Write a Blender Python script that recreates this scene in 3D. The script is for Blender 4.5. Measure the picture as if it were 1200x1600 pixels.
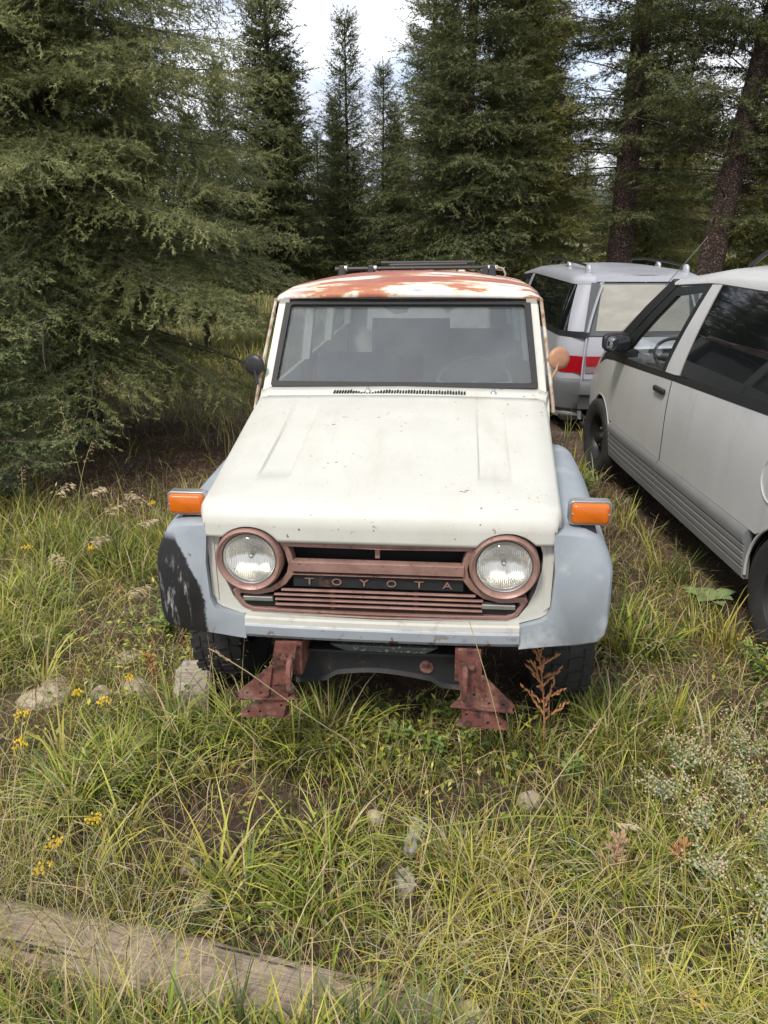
import bpy, bmesh, math, random
import numpy as np
from mathutils import Vector, Matrix
from mathutils.geometry import tessellate_polygon
R = math.radians
sc = bpy.context.scene
COL = sc.collection
for o in list(bpy.data.objects): bpy.data.objects.remove(o)

# ---------------------------------------------------------------- camera, sky, sun, exposure
cam_d = bpy.data.cameras.new('camera'); cam = bpy.data.objects.new('camera', cam_d); COL.objects.link(cam)
cam.location = (0, 0, 2.0); cam.rotation_euler = (R(90-20.5), 0, 0)
cam_d.sensor_fit = 'HORIZONTAL'; cam_d.sensor_width = 36; cam_d.lens = 36; cam_d.clip_end = 3000; cam_d.clip_start = .05
sc.camera = cam
SUN_EL, SUN_AZ = 52, 212       # azimuth clockwise from +Y (view direction): high, behind the camera's left
wd = bpy.data.worlds.new('World'); sc.world = wd; wd.use_nodes = True
nt = wd.node_tree; nt.nodes.clear(); N = nt.nodes.new; L = nt.links.new
wo = N('ShaderNodeOutputWorld'); bg = N('ShaderNodeBackground'); bg.inputs['Strength'].default_value = .12
sky = N('ShaderNodeTexSky'); sky.sky_type = 'NISHITA'; sky.sun_disc = False
sky.sun_elevation = R(SUN_EL); sky.sun_rotation = R(SUN_AZ); sky.altitude = 2000; sky.air_density = 1; sky.dust_density = 2
tc = N('ShaderNodeTexCoord'); mp = N('ShaderNodeMapping'); mp.inputs['Scale'].default_value = (1, 1, 2.6); mp.inputs['Location'].default_value = (.35, .2, .1)
n1 = N('ShaderNodeTexNoise'); n1.inputs['Scale'].default_value = 3.2; n1.inputs['Detail'].default_value = 9; n1.inputs['Roughness'].default_value = .55
cr = N('ShaderNodeValToRGB'); cr.color_ramp.elements[0].position = .30; cr.color_ramp.elements[0].color = (.35, .35, .35, 1)
cr.color_ramp.elements[1].position = .52; cr.color_ramp.elements[1].color = (1, 1, 1, 1)
n2 = N('ShaderNodeTexNoise'); n2.inputs['Scale'].default_value = 5.0; n2.inputs['Detail'].default_value = 8
c2 = N('ShaderNodeValToRGB'); c2.color_ramp.elements[0].position = .35; c2.color_ramp.elements[0].color = (3.0, 3.25, 3.8, 1)
c2.color_ramp.elements[1].position = .62; c2.color_ramp.elements[1].color = (5.7, 5.75, 5.85, 1)
mx = N('ShaderNodeMixRGB')
L(tc.outputs['Generated'], mp.inputs['Vector']); L(mp.outputs[0], n1.inputs['Vector']); L(mp.outputs[0], n2.inputs['Vector'])
L(n1.outputs['Fac'], cr.inputs['Fac']); L(n2.outputs['Fac'], c2.inputs['Fac'])
L(cr.outputs['Color'], mx.inputs['Fac']); L(sky.outputs[0], mx.inputs['Color1']); L(c2.outputs['Color'], mx.inputs['Color2'])
L(mx.outputs[0], bg.inputs['Color']); L(bg.outputs[0], wo.inputs['Surface'])
sd = bpy.data.lights.new('sun', 'SUN'); sd.energy = 1.5; sd.angle = R(11); sd.color = (1, .93, .82)
so = bpy.data.objects.new('sun', sd); COL.objects.link(so)
_d = Vector((math.cos(R(SUN_EL))*math.sin(R(SUN_AZ)), math.cos(R(SUN_EL))*math.cos(R(SUN_AZ)), math.sin(R(SUN_EL))))
so.rotation_euler = _d.to_track_quat('Z', 'Y').to_euler(); so.location = (0, 0, 30)
vs = sc.view_settings; vs.view_transform = 'Standard'; vs.look = 'None'; vs.exposure = 1.1; vs.gamma = 1
sc.render.engine = 'CYCLES'
sc.cycles.max_bounces = 8; sc.cycles.transparent_max_bounces = 16; sc.cycles.transmission_bounces = 8

# ---------------------------------------------------------------- helpers
def link(o, parent=None):
    COL.objects.link(o)
    if parent: o.parent = parent
    return o
def tag(o, label=None, cat=None, group=None, kind=None):
    if label: o['label'] = label
    if cat: o['category'] = cat
    if group: o['group'] = group
    if kind: o['kind'] = kind
    return o
def thing(name, label, cat, loc=(0, 0, 0), rotz=0, group=None):
    o = bpy.data.objects.new(name, None); o.empty_display_size = .1; link(o)
    o.location = loc; o.rotation_euler = (0, 0, rotz)
    return tag(o, label, cat, group)
def mk(name, V, F, mat, parent=None, smooth=False, ang=35, bevel=0, bseg=2, solid=0, off=-1, weld=False, recalc=True):
    me = bpy.data.meshes.new(name); bm = bmesh.new()
    vs_ = [bm.verts.new(v) for v in V]
    for f in F:
        if len(set(f)) < 3: continue
        try: bm.faces.new([vs_[i] for i in dict.fromkeys(f)])
        except ValueError: pass
    if weld: bmesh.ops.remove_doubles(bm, verts=bm.verts, dist=1e-5)
    if recalc: bmesh.ops.recalc_face_normals(bm, faces=bm.faces)
    if smooth:
        for f in bm.faces: f.smooth = True
        for e in bm.edges:
            if len(e.link_faces) == 2 and e.calc_face_angle(0) > R(ang): e.smooth = False
    bm.to_mesh(me); bm.free(); me.materials.append(mat)
    o = link(bpy.data.objects.new(name, me), parent)
    if solid:
        m = o.modifiers.new('s', 'SOLIDIFY'); m.thickness = solid; m.offset = off
    if bevel:
        m = o.modifiers.new('b', 'BEVEL'); m.width = bevel; m.segments = bseg; m.limit_method = 'ANGLE'; m.angle_limit = R(30)
        m.harden_normals = False
    return o
class Geo:
    def __init__(s): s.V = []; s.F = []
    def add(s, V, F):
        n = len(s.V); s.V += [tuple(v) for v in V]; s.F += [tuple(i+n for i in f) for f in F]; return s
    def mk(s, name, mat, parent=None, **k): return mk(name, s.V, s.F, mat, parent, **k)
def box(x0, x1, y0, y1, z0, z1):
    return ([(x0,y0,z0),(x1,y0,z0),(x1,y1,z0),(x0,y1,z0),(x0,y0,z1),(x1,y0,z1),(x1,y1,z1),(x0,y1,z1)],
            [(0,3,2,1),(4,5,6,7),(0,1,5,4),(1,2,6,5),(2,3,7,6),(3,0,4,7)])
def loft(secs, closed=True, caps=True):
    n = len(secs[0]); V = [p for s in secs for p in s]; F = []
    m = n if closed else n-1
    for i in range(len(secs)-1):
        for j in range(m):
            k = (j+1) % n
            F.append((i*n+j, i*n+k, (i+1)*n+k, (i+1)*n+j))
    if caps and closed:
        F.append(tuple(range(n))[::-1]); F.append(tuple((len(secs)-1)*n+j for j in range(n)))
    return V, F
def tube(pts, r, n=8, caps=True):
    pts = [Vector(p) for p in pts]; rs = r if isinstance(r, (list, tuple)) else [r]*len(pts)
    secs = []; up = Vector((0, 0, 1))
    t0 = (pts[1]-pts[0]).normalized()
    a = t0.orthogonal().normalized()
    for i, p in enumerate(pts):
        t = (pts[min(i+1, len(pts)-1)]-pts[max(i-1, 0)]).normalized()
        a = (a-t*a.dot(t)).normalized(); b = t.cross(a)
        secs.append([tuple(p+(a*math.cos(2*math.pi*k/n)+b*math.sin(2*math.pi*k/n))*rs[i]) for k in range(n)])
    return loft(secs, True, caps)
def lathe(prof, c, axis=(0, 1, 0), n=32, close=False):
    c = Vector(c); ax = Vector(axis).normalized(); a = ax.orthogonal().normalized(); b = ax.cross(a)
    if abs(ax.y) > .9: a = Vector((1, 0, 0)); a = (a-ax*a.dot(ax)).normalized(); b = ax.cross(a)
    secs = [[tuple(c+ax*h+(a*math.cos(2*math.pi*k/n)+b*math.sin(2*math.pi*k/n))*max(r, 1e-5)) for k in range(n)] for r, h in prof]
    if close: secs.append(secs[0])
    return loft(secs, True, False)
def plate(outer, holes, d0, d1, fn=None):
    fn = fn or (lambda a, b, d: (a, d, b))
    loops = [outer]+list(holes)
    pts = [p for l in loops for p in l]; n = len(pts)
    tri = tessellate_polygon([[Vector((p[0], p[1], 0)) for p in l] for l in loops])
    V = [fn(p[0], p[1], d0) for p in pts]+[fn(p[0], p[1], d1) for p in pts]
    F = [tuple(t) for t in tri]+[tuple(i+n for i in t)[::-1] for t in tri]
    s = 0
    for l in loops:
        m = len(l)
        for i in range(m):
            j = (i+1) % m; F.append((s+i, s+j, s+j+n, s+i+n))
        s += m
    return V, F
def rrect(x0, x1, z0, z1, r, k=4):
    out = []
    for cx, cz, a0 in ((x1-r, z1-r, 0), (x0+r, z1-r, 90), (x0+r, z0+r, 180), (x1-r, z0+r, 270)):
        for i in range(k+1):
            a = R(a0+90*i/k); out.append((cx+r*math.cos(a), cz+r*math.sin(a)))
    return out
def rpoly(pts, r, k=4):
    out = []; n = len(pts)
    for i in range(n):
        p = Vector(pts[i]); a = Vector(pts[i-1])-p; b = Vector(pts[(i+1) % n])-p
        rr = min(r, a.length*.45, b.length*.45); a = a.normalized()*rr; b = b.normalized()*rr
        for j in range(k+1):
            t = j/k; q = p+a*(1-t)**2+b*t**2; out.append((q.x, q.y))
    return out
def circ(cx, cz, r, n=16): return [(cx+r*math.cos(2*math.pi*i/n), cz+r*math.sin(2*math.pi*i/n)) for i in range(n)]
def fast(name, V, T, mat, parent=None, cols=None, smooth=False):
    V = np.asarray(V, np.float32).reshape(-1, 3); T = np.asarray(T, np.int32).reshape(-1, 3)
    me = bpy.data.meshes.new(name)
    me.vertices.add(len(V)); me.vertices.foreach_set('co', V.ravel())
    me.loops.add(T.size); me.loops.foreach_set('vertex_index', T.ravel())
    me.polygons.add(len(T)); me.polygons.foreach_set('loop_start', np.arange(0, T.size, 3, dtype=np.int32))
    me.polygons.foreach_set('loop_total', np.full(len(T), 3, np.int32))
    if smooth: me.polygons.foreach_set('use_smooth', np.ones(len(T), bool))
    if cols is not None:
        at = me.color_attributes.new('tint', 'FLOAT_COLOR', 'POINT')
        c = np.ones((len(V), 4), np.float32); c[:, :3] = cols; at.data.foreach_set('color', c.ravel())
    me.update(); me.validate(); me.materials.append(mat)
    return link(bpy.data.objects.new(name, me), parent)

# ---------------------------------------------------------------- materials
class MB:
    """small node builder around a Principled BSDF"""
    def __init__(s, name, col=(.5, .5, .5), rough=.5, metal=0, spec=.5):
        s.m = bpy.data.materials.new(name); s.m.use_nodes = True; s.t = s.m.node_tree
        s.p = s.t.nodes['Principled BSDF']; s.out = s.t.nodes['Material Output']
        s.p.inputs['Base Color'].default_value = (*col, 1); s.p.inputs['Roughness'].default_value = rough
        s.p.inputs['Metallic'].default_value = metal; s.p.inputs['Specular IOR Level'].default_value = spec
        s.col = s.rgb(col); s.tc = None
    def n(s, t): return s.t.nodes.new(t)
    def l(s, a, b): s.t.links.new(a, b)
    def rgb(s, c):
        n = s.n('ShaderNodeRGB'); n.outputs[0].default_value = (*c, 1); return n.outputs[0]
    def obj(s, scale=(1, 1, 1)):
        if not s.tc: s.tc = s.n('ShaderNodeTexCoord')
        m = s.n('ShaderNodeMapping'); m.inputs['Scale'].default_value = scale; s.l(s.tc.outputs['Object'], m.inputs['Vector']); return m.outputs[0]
    def noise(s, scale, detail=4, rough=.5, vec=(1, 1, 1), dist=0):
        n = s.n('ShaderNodeTexNoise'); n.inputs['Scale'].default_value = scale; n.inputs['Detail'].default_value = detail
        n.inputs['Roughness'].default_value = rough; n.inputs['Distortion'].default_value = dist; s.l(s.obj(vec), n.inputs['Vector']); return n.outputs['Fac']
    def ramp(s, fac, a, b, ca=0, cb=1):
        n = s.n('ShaderNodeMapRange'); n.inputs['From Min'].default_value = a; n.inputs['From Max'].default_value = b
        n.inputs['To Min'].default_value = ca; n.inputs['To Max'].default_value = cb; s.l(fac, n.inputs['Value']); return n.outputs[0]
    def cramp(s, fac, stops):
        n = s.n('ShaderNodeValToRGB'); e = n.color_ramp.elements
        while len(e) < len(stops): e.new(.5)
        for i, (p, c) in enumerate(stops): e[i].position = p; e[i].color = (*c, 1)
        s.l(fac, n.inputs['Fac']); return n.outputs['Color']
    def math(s, op, a, b=None):
        n = s.n('ShaderNodeMath'); n.operation = op
        for i, v in enumerate((a, b)):
            if v is None: continue
            if isinstance(v, (int, float)): n.inputs[i].default_value = v
            else: s.l(v, n.inputs[i])
        return n.outputs[0]
    def mix(s, fac, a, b, mode='MIX'):
        n = s.n('ShaderNodeMixRGB'); n.blend_type = mode
        for k, v in (('Fac', fac), ('Color1', a), ('Color2', b)):
            if isinstance(v, (int, float)): n.inputs[k].default_value = v
            elif isinstance(v, tuple): n.inputs[k].default_value = (*v, 1)
            else: s.l(v, n.inputs[k])
        return n.outputs[0]
    def over(s, fac, c): s.col = s.mix(fac, s.col, c); return s
    def vary(s, scale, amt, vec=(1, 1, 1)):
        f = s.ramp(s.noise(scale, 5, .6, vec), .25, .75, 1-amt, 1+amt*.6)
        n = s.n('ShaderNodeVectorMath'); n.operation = 'SCALE'; s.l(s.col, n.inputs[0]); s.l(f, n.inputs['Scale']); s.col = n.outputs[0]; return s
    def bump(s, fac, strength=.3, dist=.01):
        b = s.n('ShaderNodeBump'); b.inputs['Strength'].default_value = strength; b.inputs['Distance'].default_value = dist
        s.l(fac, b.inputs['Height'])
        prev = s.p.inputs['Normal'].links
        if prev: s.l(prev[0].from_socket, b.inputs['Normal'])
        s.l(b.outputs[0], s.p.inputs['Normal']); return s
    def rvar(s, scale, lo, hi): s.l(s.ramp(s.noise(scale, 4), .3, .7, lo, hi), s.p.inputs['Roughness']); return s
    def sep(s):
        n = s.n('ShaderNodeSeparateXYZ'); s.l(s.obj(), n.inputs[0]); return n.outputs
    def done(s): s.l(s.col, s.p.inputs['Base Color']); return s.m
M = {}
def simple(k, col, rough=.5, metal=0, var=.12, scale=6, bump=0, bscale=60):
    b = MB(k, col, rough, metal).vary(scale, var)
    if bump: b.bump(b.noise(bscale, 4), bump, .004)
    M[k] = b.done(); return M[k]
def chips(b, c=(.16, .06, .03), lo=.66, hi=.70, scale=38, msk=(.5, .6), mscale=2.2):
    f = b.math('MULTIPLY', b.ramp(b.noise(scale, 3, .6), lo, hi), b.ramp(b.noise(mscale, 3), msk[0], msk[1])); b.over(f, c); return b
RUST = (.15, .055, .03)
b = MB('cream_paint', (.55, .545, .495), .42); b.vary(1.7, .06).vary(9, .04)
b.over(b.math('MULTIPLY', b.ramp(b.noise(5, 6, .7, (1, .35, 1)), .52, .75), .35), (.43, .39, .31))
chips(b); chips(b, (.12, .07, .05), .70, .73, 90, (.35, .45), 4)
b.rvar(7, .34, .55); b.over(b.math('MULTIPLY', b.ramp(b.noise(1, 6, .7, (9, 2.2, 3)), .55, .72), .28), (.40, .36, .29)); b.bump(b.noise(2.5, 2), .16, .02); b.bump(b.noise(160, 2), .04, .001); M['cream'] = b.done()
b = MB('blue_grey_primer', (.305, .340, .375), .6); b.vary(3, .10).vary(14, .07)
b.over(b.math('MULTIPLY', b.ramp(b.noise(4.5, 5, .65), .54, .62), .55), (.5, .515, .52))
chips(b, RUST, .68, .72, 34, (.48, .56)); b.rvar(9, .5, .75); b.bump(b.noise(3, 2), .08, .02); M['primer'] = b.done()
# left fender: same primer with a bare black patch rubbed through to white in vertical streaks
b = MB('black_patched_primer', (.305, .340, .375), .6); b.vary(3, .10).vary(14, .07); chips(b, RUST, .68, .72, 34, (.48, .56))
X, Y, Z = b.sep()
edge = b.math('ADD', b.math('MULTIPLY', b.math('POWER', b.math('MAXIMUM', b.math('SUBTRACT', Z, .72), 0), 1.5), .85), .632)
edge = b.math('ADD', edge, b.ramp(b.noise(9, 5, .7), .3, .7, -.014, .014))
pm = b.math('MULTIPLY', b.ramp(b.math('SUBTRACT', b.math('MULTIPLY', X, -1), edge), -.004, .006), b.ramp(Y, .30, .34, 1, 0))
pm = b.math('MULTIPLY', pm, b.ramp(Z, .945, .975, 1, 0))
stre = b.math('MULTIPLY', b.ramp(b.noise(1, 6, .66, (44, 30, 9)), .53, .66), b.ramp(b.math('ABSOLUTE', b.math('SUBTRACT', X, -.74)), .045, .085, 1, 0))
stre = b.math('MULTIPLY', stre, b.ramp(b.math('ABSOLUTE', b.math('SUBTRACT', Z, .75)), .09, .15, 1, 0))
pc = b.mix(b.math('MULTIPLY', stre, .8), b.mix(b.noise(20, 4), (.006, .0065, .0075), (.024, .024, .027)), (.5, .5, .5))
b.over(pm, pc); b.rvar(9, .45, .7); b.bump(b.noise(26, 3), .1, .004); M['primer_patch'] = b.done()
# apron: cream upper lip, primer grey lower
b = MB('apron_paint', (.515, .51, .46), .5); X, Y, Z = b.sep()
b.over(b.ramp(b.math('ADD', Z, b.ramp(b.noise(7, 4), .3, .7, -.004, .004)), .646, .650, 1, 0), (.305, .335, .37)); b.vary(6, .08)
b.over(b.math('MULTIPLY', b.ramp(b.noise(21, 4, .6), .57, .61), b.math('MULTIPLY', b.ramp(Z, .60, .64, 1, .2), b.ramp(b.noise(5, 3), .38, .52))), RUST)
b.rvar(8, .45, .7); M['apron'] = b.done()
b = MB('rusted_roof', (.30, .085, .06), .6)
f = b.noise(1, 6, .58, (1.5, 6.5, 1.0), .25)
b.col = b.cramp(f, [(0, (.27, .075, .055)), (.46, (.34, .11, .08)), (.535, (.42, .17, .08)), (.56, (.72, .62, .5)), (.61, (.74, .73, .70)), (.68, (.36, .39, .43)), (.8, (.6, .6, .58))])
X, Y, Z = b.sep()
b.over(b.math('MULTIPLY', b.ramp(X, -.48, -.62), b.ramp(Y, 1.62, 1.53)), b.cramp(b.noise(9, 4), [(.3, (.70, .68, .62)), (.6, (.62, .6, .55)), (.7, (.35, .14, .07))]))
b.vary(30, .1); b.rvar(6, .42, .7); M['roof'] = b.done()
b = MB('bronze_trim', (.33, .195, .165), .45, .35); b.vary(9, .22)
b.over(b.math('MULTIPLY', b.ramp(b.noise(13, 6, .65), .50, .72), .7), (.15, .085, .055)); b.over(b.math('MULTIPLY', b.ramp(b.noise(31, 5, .7), .60, .72), .6), (.44, .31, .27))
b.over(b.math('MULTIPLY', b.ramp(b.noise(4, 6, .7, (1, 1, 3)), .45, .7), .55), (.42, .26, .22)); b.over(b.math('MULTIPLY', b.ramp(b.noise(60, 4, .7), .60, .68), .7), (.06, .035, .025))
b.rvar(12, .38, .62); b.bump(b.noise(70, 4), .15, .002); M['bronze'] = b.done()
b = MB('rust', (.135, .046, .034), .85); b.over(b.ramp(b.noise(14, 6, .7), .42, .66), (.21, .085, .065)); b.over(b.ramp(b.noise(24, 5, .7), .50, .62), (.045, .022, .017)); b.over(b.math('MULTIPLY', b.ramp(b.noise(7, 5, .7), .52, .66), .7), (.25, .17, .13))
b.vary(50, .3); b.bump(b.noise(70, 5), .4, .003); M['rust'] = b.done()
b = MB('rusty_edge', (.36, .27, .20), .8); b.over(b.ramp(b.noise(18, 5, .7), .5, .62), (.20, .08, .04)); b.over(b.ramp(b.noise(11, 4), .50, .58), (.50, .46, .38)); M['rust_edge'] = b.done()
b = MB('chassis_black', (.013, .014, .016), .65); b.over(b.ramp(b.noise(12, 6, .7), .60, .72), (.13, .06, .035)); b.vary(20, .3); b.bump(b.noise(40, 4), .2, .003); M['chassis'] = b.done()
b = MB('oily_pan', (.12, .13, .14), .4, .4); b.over(b.ramp(b.noise(60, 3, .7), .56, .62), (.5, .5, .5)); b.over(b.ramp(b.noise(9, 4), .55, .65), (.18, .09, .06)); M['pan'] = b.done()
simple('black_void', (.004, .004, .004), .9); simple('rubber', (.010, .010, .011), .62, 0, .25, 14, .15, 120)
b = MB('tyre_rubber', (.020, .020, .021), .78); b.over(b.math('MULTIPLY', b.ramp(b.noise(9, 5, .65), .45, .75), .5), (.06, .055, .048)); b.bump(b.noise(90, 3), .2, .002); M['tyre'] = b.done()
simple('rim_black', (.02, .02, .02), .45, .2); simple('rim_grey', (.12, .11, .10), .6, .3, .3, 12)
simple('chrome', (.62, .63, .64), .22, 1, .15, 14); simple('chrome_dull', (.55, .55, .54), .4, .9, .2, 20)
b = MB('amber_lens', (.66, .15, .008), .22); b.p.inputs['Transmission Weight'].default_value = .15; b.vary(18, .1); b.p.inputs['Subsurface Weight'].default_value = 0
w = b.n('ShaderNodeTexWave'); w.inputs['Scale'].default_value = 60; b.l(b.obj(), w.inputs['Vector']); b.bump(w.outputs['Fac'], .12, .002); M['amber'] = b.done()
def glass(k, tint, refl_ior=1.5, haze=.0, hazecol=(.5, .5, .5), rough=.02, transl=False):
    b = MB(k); t = b.t; tr = b.n('ShaderNodeBsdfTransparent'); tr.inputs[0].default_value = (*tint, 1)
    gl = b.n('ShaderNodeBsdfGlossy'); gl.inputs['Roughness'].default_value = rough
    fr = b.n('ShaderNodeLayerWeight'); fr.inputs['Blend'].default_value = .5; fz = b.math('ADD', b.math('MULTIPLY', b.math('POWER', fr.outputs['Facing'], 4.5), .85), .06 if refl_ior < 1.55 else .065)
    m1 = b.n('ShaderNodeMixShader'); b.l(fz, m1.inputs[0]); b.l(tr.outputs[0], m1.inputs[1]); b.l(gl.outputs[0], m1.inputs[2])
    df = b.n('ShaderNodeBsdfDiffuse'); df.inputs[0].default_value = (*hazecol, 1)
    if transl: df = b.n('ShaderNodeBsdfTranslucent'); df.inputs[0].default_value = (*hazecol, 1)
    m2 = b.n('ShaderNodeMixShader'); b.l(b.ramp(b.noise(3, 6, .65), .3, .7, haze*.7, haze*1.3), m2.inputs[0])
    b.l(m1.outputs[0], m2.inputs[1]); b.l(df.outputs[0], m2.inputs[2]); b.l(m2.outputs[0], b.out.inputs['Surface'])
    b.t.nodes.remove(b.p); M[k] = b.m
glass('dusty_glass', (.86, .9, .9), 1.6, .055, (.66, .66, .68))
glass('clear_glass', (.86, .9, .9), 1.5, .03)
glass('brightened_rear_glass', (.9, .92, .92), 1.5, .42, (.85, .80, .76), .02, True)  # pale translucent haze put in to brighten the rear window
b = MB('tinted_glass', (.006, .007, .008), .03); b.p.inputs['IOR'].default_value = 1.55; M['tinted'] = b.done()
b = MB('dusty_hatch_glass', (.37, .355, .315), .5); b.vary(2.5, .14); b.over(b.math('MULTIPLY', b.ramp(b.noise(4, 5, .6, (1, 1, 3)), .5, .7), .5), (.50, .47, .40)); M['dustpane'] = b.done()
glass('lampglass', (.97, .97, .95), 1.5, .06, (.7, .7, .68))
b = MB('headlamp_reflector', (.93, .92, .88), .22, .95); b.over(b.ramp(b.noise(30, 4, .6), .55, .72, 0, .5), (.5, .44, .36))
w = b.n('ShaderNodeTexWave'); w.bands_direction = 'X'; w.inputs['Scale'].default_value = 46; w.inputs['Distortion'].default_value = 1.2; w.inputs['Detail'].default_value = 2; b.l(b.obj(), w.inputs['Vector']); b.bump(w.outputs['Fac'], .55, .004); M['reflector'] = b.done()
def carpaint(k, col, dust):
    b = MB(k, col, .38, .12); b.vary(2, .06); b.over(b.math('MULTIPLY', b.ramp(b.noise(2.2, 6, .6), .35, .75), .35), dust)
    b.rvar(5, .30, .45); b.p.inputs['Coat Weight'].default_value = .35; b.p.inputs['Coat Roughness'].default_value = .12
    b.over(b.math('MULTIPLY', b.ramp(b.noise(1, 6, .7, (5, 5, 1.2)), .56, .74), .3), (.30, .28, .24)); chips(b, (.25, .23, .2), .69, .73, 50, (.45, .55)); b.bump(b.noise(1.9, 2), .17, .03); M[k] = b.done()
carpaint('silver_paint', (.60, .60, .60), (.47, .455, .405)); carpaint('silver_blue', (.40, .41, .455), (.45, .45, .46))
b = MB('cladding', (.22, .225, .23), .55, .15); b.vary(3, .12); b.over(b.math('MULTIPLY', b.ramp(b.noise(4, 5, .6), .45, .75), .5), (.26, .25, .23)); M['clad'] = b.done()
simple('trim_black', (.016, .016, .017), .42, 0, .25, 8); simple('plastic_dark', (.03, .03, .033), .6); simple('grey_trim', (.10, .105, .11), .5)
simple('bumper_grey', (.125, .13, .14), .5, 0, .15, 4)
b = MB('red_lens', (.33, .006, .012), .15); b.vary(30, .2); M['redlens'] = b.done(); simple('clear_lens', (.22, .17, .17), .2)
simple('seat_cloth', (.055, .058, .068), .9, 0, .3, 10); simple('interior_grey', (.22, .23, .24), .75, 0, .2, 7); simple('interior_tan', (.30, .26, .21), .8, 0, .15, 5); simple('dash_dark', (.09, .095, .10), .6, 0, .3, 8)
simple('mirror_glass', (.75, .77, .8), .03, 1, .02); simple('copper_mirror', (.42, .22, .13), .55, .2, .25, 25)
simple('wire', (.32, .27, .20), .6)

# ---------------------------------------------------------------- ground
rng = np.random.default_rng(7); random.seed(7)
def gz(x, y):
    x = np.asarray(x, float); y = np.asarray(y, float)
    return .018*np.sin(1.7*x+.6)*np.sin(1.3*y+.4)+.012*np.sin(4.1*x+1)*np.cos(3.3*y)-.02
def build_ground():
    xs = np.concatenate([-np.geomspace(8.5, 1500, 26)[::-1], np.linspace(-8, 8, 81), np.geomspace(8.5, 1500, 26)])
    ys = np.concatenate([[-1500, -300, -60, -12, -3], np.linspace(-1, 16, 86), np.geomspace(16.6, 1500, 26)])
    gx, gy = np.meshgrid(xs, ys); z = gz(gx, gy)*np.clip(1.6-np.hypot(gx, gy)/40, 0, 1)
    V = np.stack([gx, gy, z], -1).reshape(-1, 3); nx = len(xs); T = []
    i, j = np.meshgrid(np.arange(len(ys)-1), np.arange(nx-1), indexing='ij'); a = (i*nx+j).ravel()
    T = np.concatenate([np.stack([a, a+1, a+nx+1], 1), np.stack([a, a+nx+1, a+nx], 1)])
    b = MB('forest_floor', (.085, .058, .040), .95)
    b.col = b.cramp(b.noise(2.3, 8, .68), [(.25, (.022, .013, .010)), (.45, (.052, .032, .024)), (.58, (.10, .066, .048)), (.72, (.20, .145, .10))])  # soil browns, darkened to deepen the shade between grass blades
    b.over(b.ramp(b.noise(.9, 5, .6), .48, .62, 0, .45), (.14, .13, .045))
    b.over(b.ramp(b.noise(55, 3, .7), .58, .66, 0, .6), (.26, .19, .12))
    X, Y, Z = b.sep(); b.over(b.ramp(Y, 9, 16, 0, .85), b.cramp(b.noise(.5, 6), [(.3, (.13, .14, .035)), (.6, (.22, .20, .07)), (.8, (.27, .23, .11))]))
    b.bump(b.noise(18, 8, .7), .8, .03); b.bump(b.noise(90, 4, .7), .6, .01)
    tag(fast('ground', V, T, b.done(), smooth=True), kind='structure')
    # wooded hills far behind
    V, F = [], []
    n = 90; rr = random.Random(3)
    secs = []
    for k, (dist, h) in enumerate(((260, -2), (330, 6), (460, 15), (640, 22), (760, 12))):
        secs.append([(dist*math.sin(R(-75+150*i/n)), dist*math.cos(R(-75+150*i/n)), h*(.75+.35*math.sin(i*.21+k)+.15*math.sin(i*.63+2*k)) if k else -3) for i in range(n+1)])
    V, F = loft(secs, False, False)
    b = MB('hill_forest', (.05, .075, .04), .9); b.col = b.cramp(b.noise(.09, 8, .7), [(.3, (.028, .045, .028)), (.6, (.06, .085, .045)), (.75, (.16, .16, .07))]); b.bump(b.noise(.2, 6, .7), 1, 4)
    tag(mk('hills', V, F, b.done(), smooth=True), kind='structure')
build_ground()

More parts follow.
